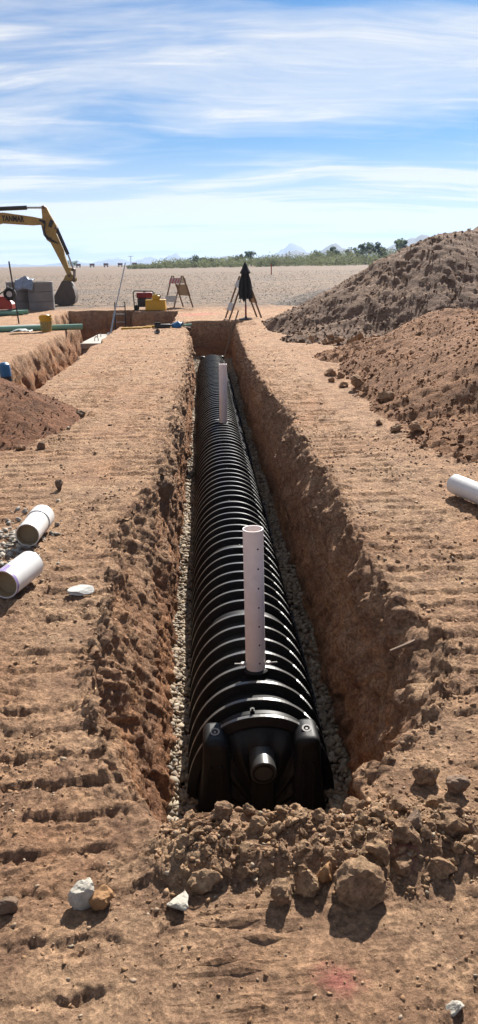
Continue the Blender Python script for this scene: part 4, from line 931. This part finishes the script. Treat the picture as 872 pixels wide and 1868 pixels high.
# machine body beyond the left edge of the view
hs = thing_body = link('machine_body', None, parent=ex)
G().box((-12.6, .1, 1.35), (2.9, 1.9, .75)).build('house', YP, hs, bevel=.12); G().box((-12.0, -.45, 2.2), (1.3, .95, 1.5)).build('cab', M['black_metal'], hs, bevel=.1); G().box((-14.0, .1, 1.3), (.6, 1.9, .9)).build('counterweight', M['black_metal'], hs, bevel=.15)
for s in (-1, 1):
    G().prism([(-14.2, .36), (-13.9, .02), (-11.3, .02), (-11.0, .36), (-11.3, .70), (-13.9, .70)], s*.95-.22, s*.95+.22).build('track', M['rubber'], hs, bevel=.05)
G().tube([(-12.6, 0, .7), (-12.6, 0, 1.0)], .5, 24).build('turntable', M['black_metal'], hs)
st_ = G().tube([(-9.0, 30.0, .95), (-2.9, 30.2, .40)], .008, 6)

# ------------------------------------------------------------------ far field: stake, trailers, scrub, trees, mountains
o = G().box((0, 0, .7), (.14, .06, 1.4), taper=.9).build('marker_stake', M['red_stake'], loc=(9.3, 108, -.03)); tag(o, 'red marker stake standing in the far gravel yard', 'stake')
for i in range(5):
    x = -96 + i*11.5; t = thing('trailer', ('leftmost', 'second from left', 'middle', 'second from right', 'rightmost')[i] + ' dark maroon trailer in the far row on the horizon', 'trailer', (x, 640 - i*6, -.03), group='trailers in the far row')
    G().box((0, 0, 2.0), (3.6, 2.2, 1.7)).build('box_body', M['maroon'], t, bevel=.05)
    for q in (-1.2, 1.2): G().tube([(q, -1.1, .5), (q, 1.1, .5)], .5, 12).build('wheel', M['rubber'], t)
    G().box((0, -1.21, 2.2), (1.5, .02, .7)).build('side_panel', M['red_paint'], t)
lp = thing('lamp_post', 'thin lamp post beside the row of far trailers', 'lamp post', (-53, 620, -.03)); G().tube([(0, 0, 0), (0, 0, 7.5)], .22, 8).build('shaft', M['alu'], lp); G().box((0, 0, 7.6), (4.2, .5, .3)).build('lamp_head', M['alu'], lp)
def leaves(name, mat, centers, rad, n, size, seed, parent=None):
    """crown of many small leaf clumps spread through overlapping lobes"""
    rg = np.random.default_rng(seed); cs = np.array(centers, float); rr = np.array(rad, float)
    idx = rg.integers(len(cs), size=n); d = rg.normal(size=(n, 3)); d /= np.linalg.norm(d, axis=1, keepdims=True); p = cs[idx] + d*(rr[idx])*(rg.random((n, 1))**.45)
    p[:, 2] = np.maximum(p[:, 2], .05)
    a = rg.normal(size=(n, 3)); a /= np.linalg.norm(a, axis=1, keepdims=True); b = np.cross(a, rg.normal(size=(n, 3))); b /= np.linalg.norm(b, axis=1, keepdims=True)
    s = size*rg.uniform(.5, 1.2, (n, 1)); V = np.stack([p-a*s, p+b*s*.6, p+a*s, p-b*s*.6], 1).reshape(-1, 3); F = np.arange(4*n).reshape(n, 4)
    return link(name, mesh_np(name, V, F), M[mat], parent)
def tree(label, x, y, h, w, seed, mat='leaf'):
    t = thing('desert_tree', label, 'tree', (x, y, -.03), group='trees along the far edge of the yard'); rg = random.Random(seed)
    tr_ = G(); cs, rr = [], []
    for i in range(5):
        a = rg.uniform(0, 6.28); r = w*rg.uniform(.15, .42); zt = h*rg.uniform(.55, .88); e = (r*math.cos(a), r*math.sin(a), zt)
        tr_.tube([(0, 0, 0), (e[0]*.25, e[1]*.25, h*.25), (e[0]*.7, e[1]*.7, zt*.7), e], [h*.03, h*.024, h*.015, h*.006], 6); cs.append(e); q = w*rg.uniform(.17, .30); rr.append((q, q, q*.75))
        for _ in range(2):
            cs.append((e[0]+rg.uniform(-.25, .25)*w, e[1]+rg.uniform(-.2, .2)*w, e[2]-rg.uniform(-.08, .3)*h)); q = w*rg.uniform(.10, .22); rr.append((q, q, q*.7))
    tr_.build('trunk', M['bark'], t); leaves('crown', mat, cs, rr, 900, h*.055, seed, t); return t
TR = [(-2.5, 330, 5.6, 6.5, 'roundest grey green tree left of the black umbrella'), (3.2, 335, 4.2, 5, 'low tree joined to the right of the roundest tree'), (16.5, 345, 5.2, 5, 'slim tree above the black umbrella'), (22, 350, 6.4, 5.6, 'taller tree just right of the black umbrella'), (13.6, 350, 4.2, 4.2, 'small tree just left of the black umbrella'),
      (51.5, 350, 6.6, 6, 'leftmost tree of the group before the huge heap'), (57, 345, 7.6, 7, 'second tree of the group before the huge heap'), (64, 340, 7.0, 6, 'third tree of the group before the huge heap'), (69, 335, 9.0, 7, 'tall tree near the slope of the huge heap'), (75, 330, 9.0, 7.5, 'full tree beside the tall tree near the huge heap'), (81, 330, 10, 8, 'rightmost tree before the slope of the huge heap'), (-82, 520, 5, 9, 'single low tree on the left horizon')]
for i, (x, y, h, w, lb) in enumerate(TR): tree(lb, x, y, h, w, 60+i, 'leaf' if i % 3 else 'leaf_dark')
# scrub belt: nobody could count its bushes
rg = np.random.default_rng(5); cs, rr = [], []
for i in range(900):
    u_ = rg.random(); x = -26 + 150*u_; y = 300 + 120*rg.random() - 40*u_; hh = (2.8 + 3.8*u_)*rg.uniform(.5, 1.3) * (1.0 if x > -18 else .6)
    cs.append((x, y, hh*.45)); rr.append((rg.uniform(1.2, 3), 2, hh*.55))
o = leaves('desert_scrub', 'scrub', cs, rr, 60000, .34, 9); tag(o, 'olive green belt of desert scrub along the horizon', 'scrub', kind='stuff')
def range_mesh(name, label, y0, y1, x0, x1, peaks, seed, amp):
    gx_ = np.linspace(x0, x1, 420); gy_ = np.linspace(y0, y1, 26); X, Y = np.meshgrid(gx_, gy_); H = 0*X - 6
    for (px, h, w, e) in peaks: H = np.maximum(H, h*np.clip(1 - np.abs((X-px)/w)**e, 0, 1))
    v = (Y-y0)/(y1-y0); H = H*np.sin(np.clip(v, 0, 1)*math.pi)**.8 - 2
    H += amp*np.clip(H/40, 0, 1)*(fbm(X, Y, 0*X+seed, .006, 5, .6, 1)*3.4)
    o = link(name, mesh_np(name, np.stack([X, Y, H], -1).reshape(-1, 3), grid_quads(26, 420), True), M['mountain']); tag(o, label, kind='structure'); return o
range_mesh('far_mountains', 'pale blue mountains far along the horizon', 6400, 8200, -4200, 6500,
    [(830, 160, 190, 1.2), (800, 95, 430, .9), (640, 70, 300, 1), (-215, 85, 190, 1), (-470, 64, 170, 1), (-760, 56, 260, 1), (-1150, 36, 300, 1), (-1700, 22, 500, 1), (250, 50, 300, 1), (1400, 85, 500, 1), (2400, 110, 900, 1), (4200, 120, 1500, 1), (-3200, 70, 900, 1)], 3, 12)
range_mesh('near_hills', 'darker blue hills nearer on the right horizon', 3000, 3800, -2500, 4200,
    [(400, 50, 150, 1), (565, 70, 120, 1), (30, 24, 120, 1), (120, 30, 110, 1), (930, 100, 200, 1.2), (1250, 90, 300, 1), (2200, 130, 700, 1), (-1600, 40, 500, 1)], 8, 8)
# ------------------------------------------------------------------ haze
hz = G().box((500, 3900, 150), (13000, 9600, 310)).build('haze', None); tag(hz, 'thin blue desert haze', 'haze', kind='stuff')
hm = bpy.data.materials.new('haze air'); hm.use_nodes = True; hn = hm.node_tree; hn.nodes.clear()
pv = hn.nodes.new('ShaderNodeVolumePrincipled'); pv.inputs['Density'].default_value = 1.15e-4; pv.inputs['Color'].default_value = (.50, .68, .97, 1); pv.inputs['Anisotropy'].default_value = .2
ho = hn.nodes.new('ShaderNodeOutputMaterial'); hn.links.new(pv.outputs[0], ho.inputs['Volume']); hz.data.materials.append(hm)
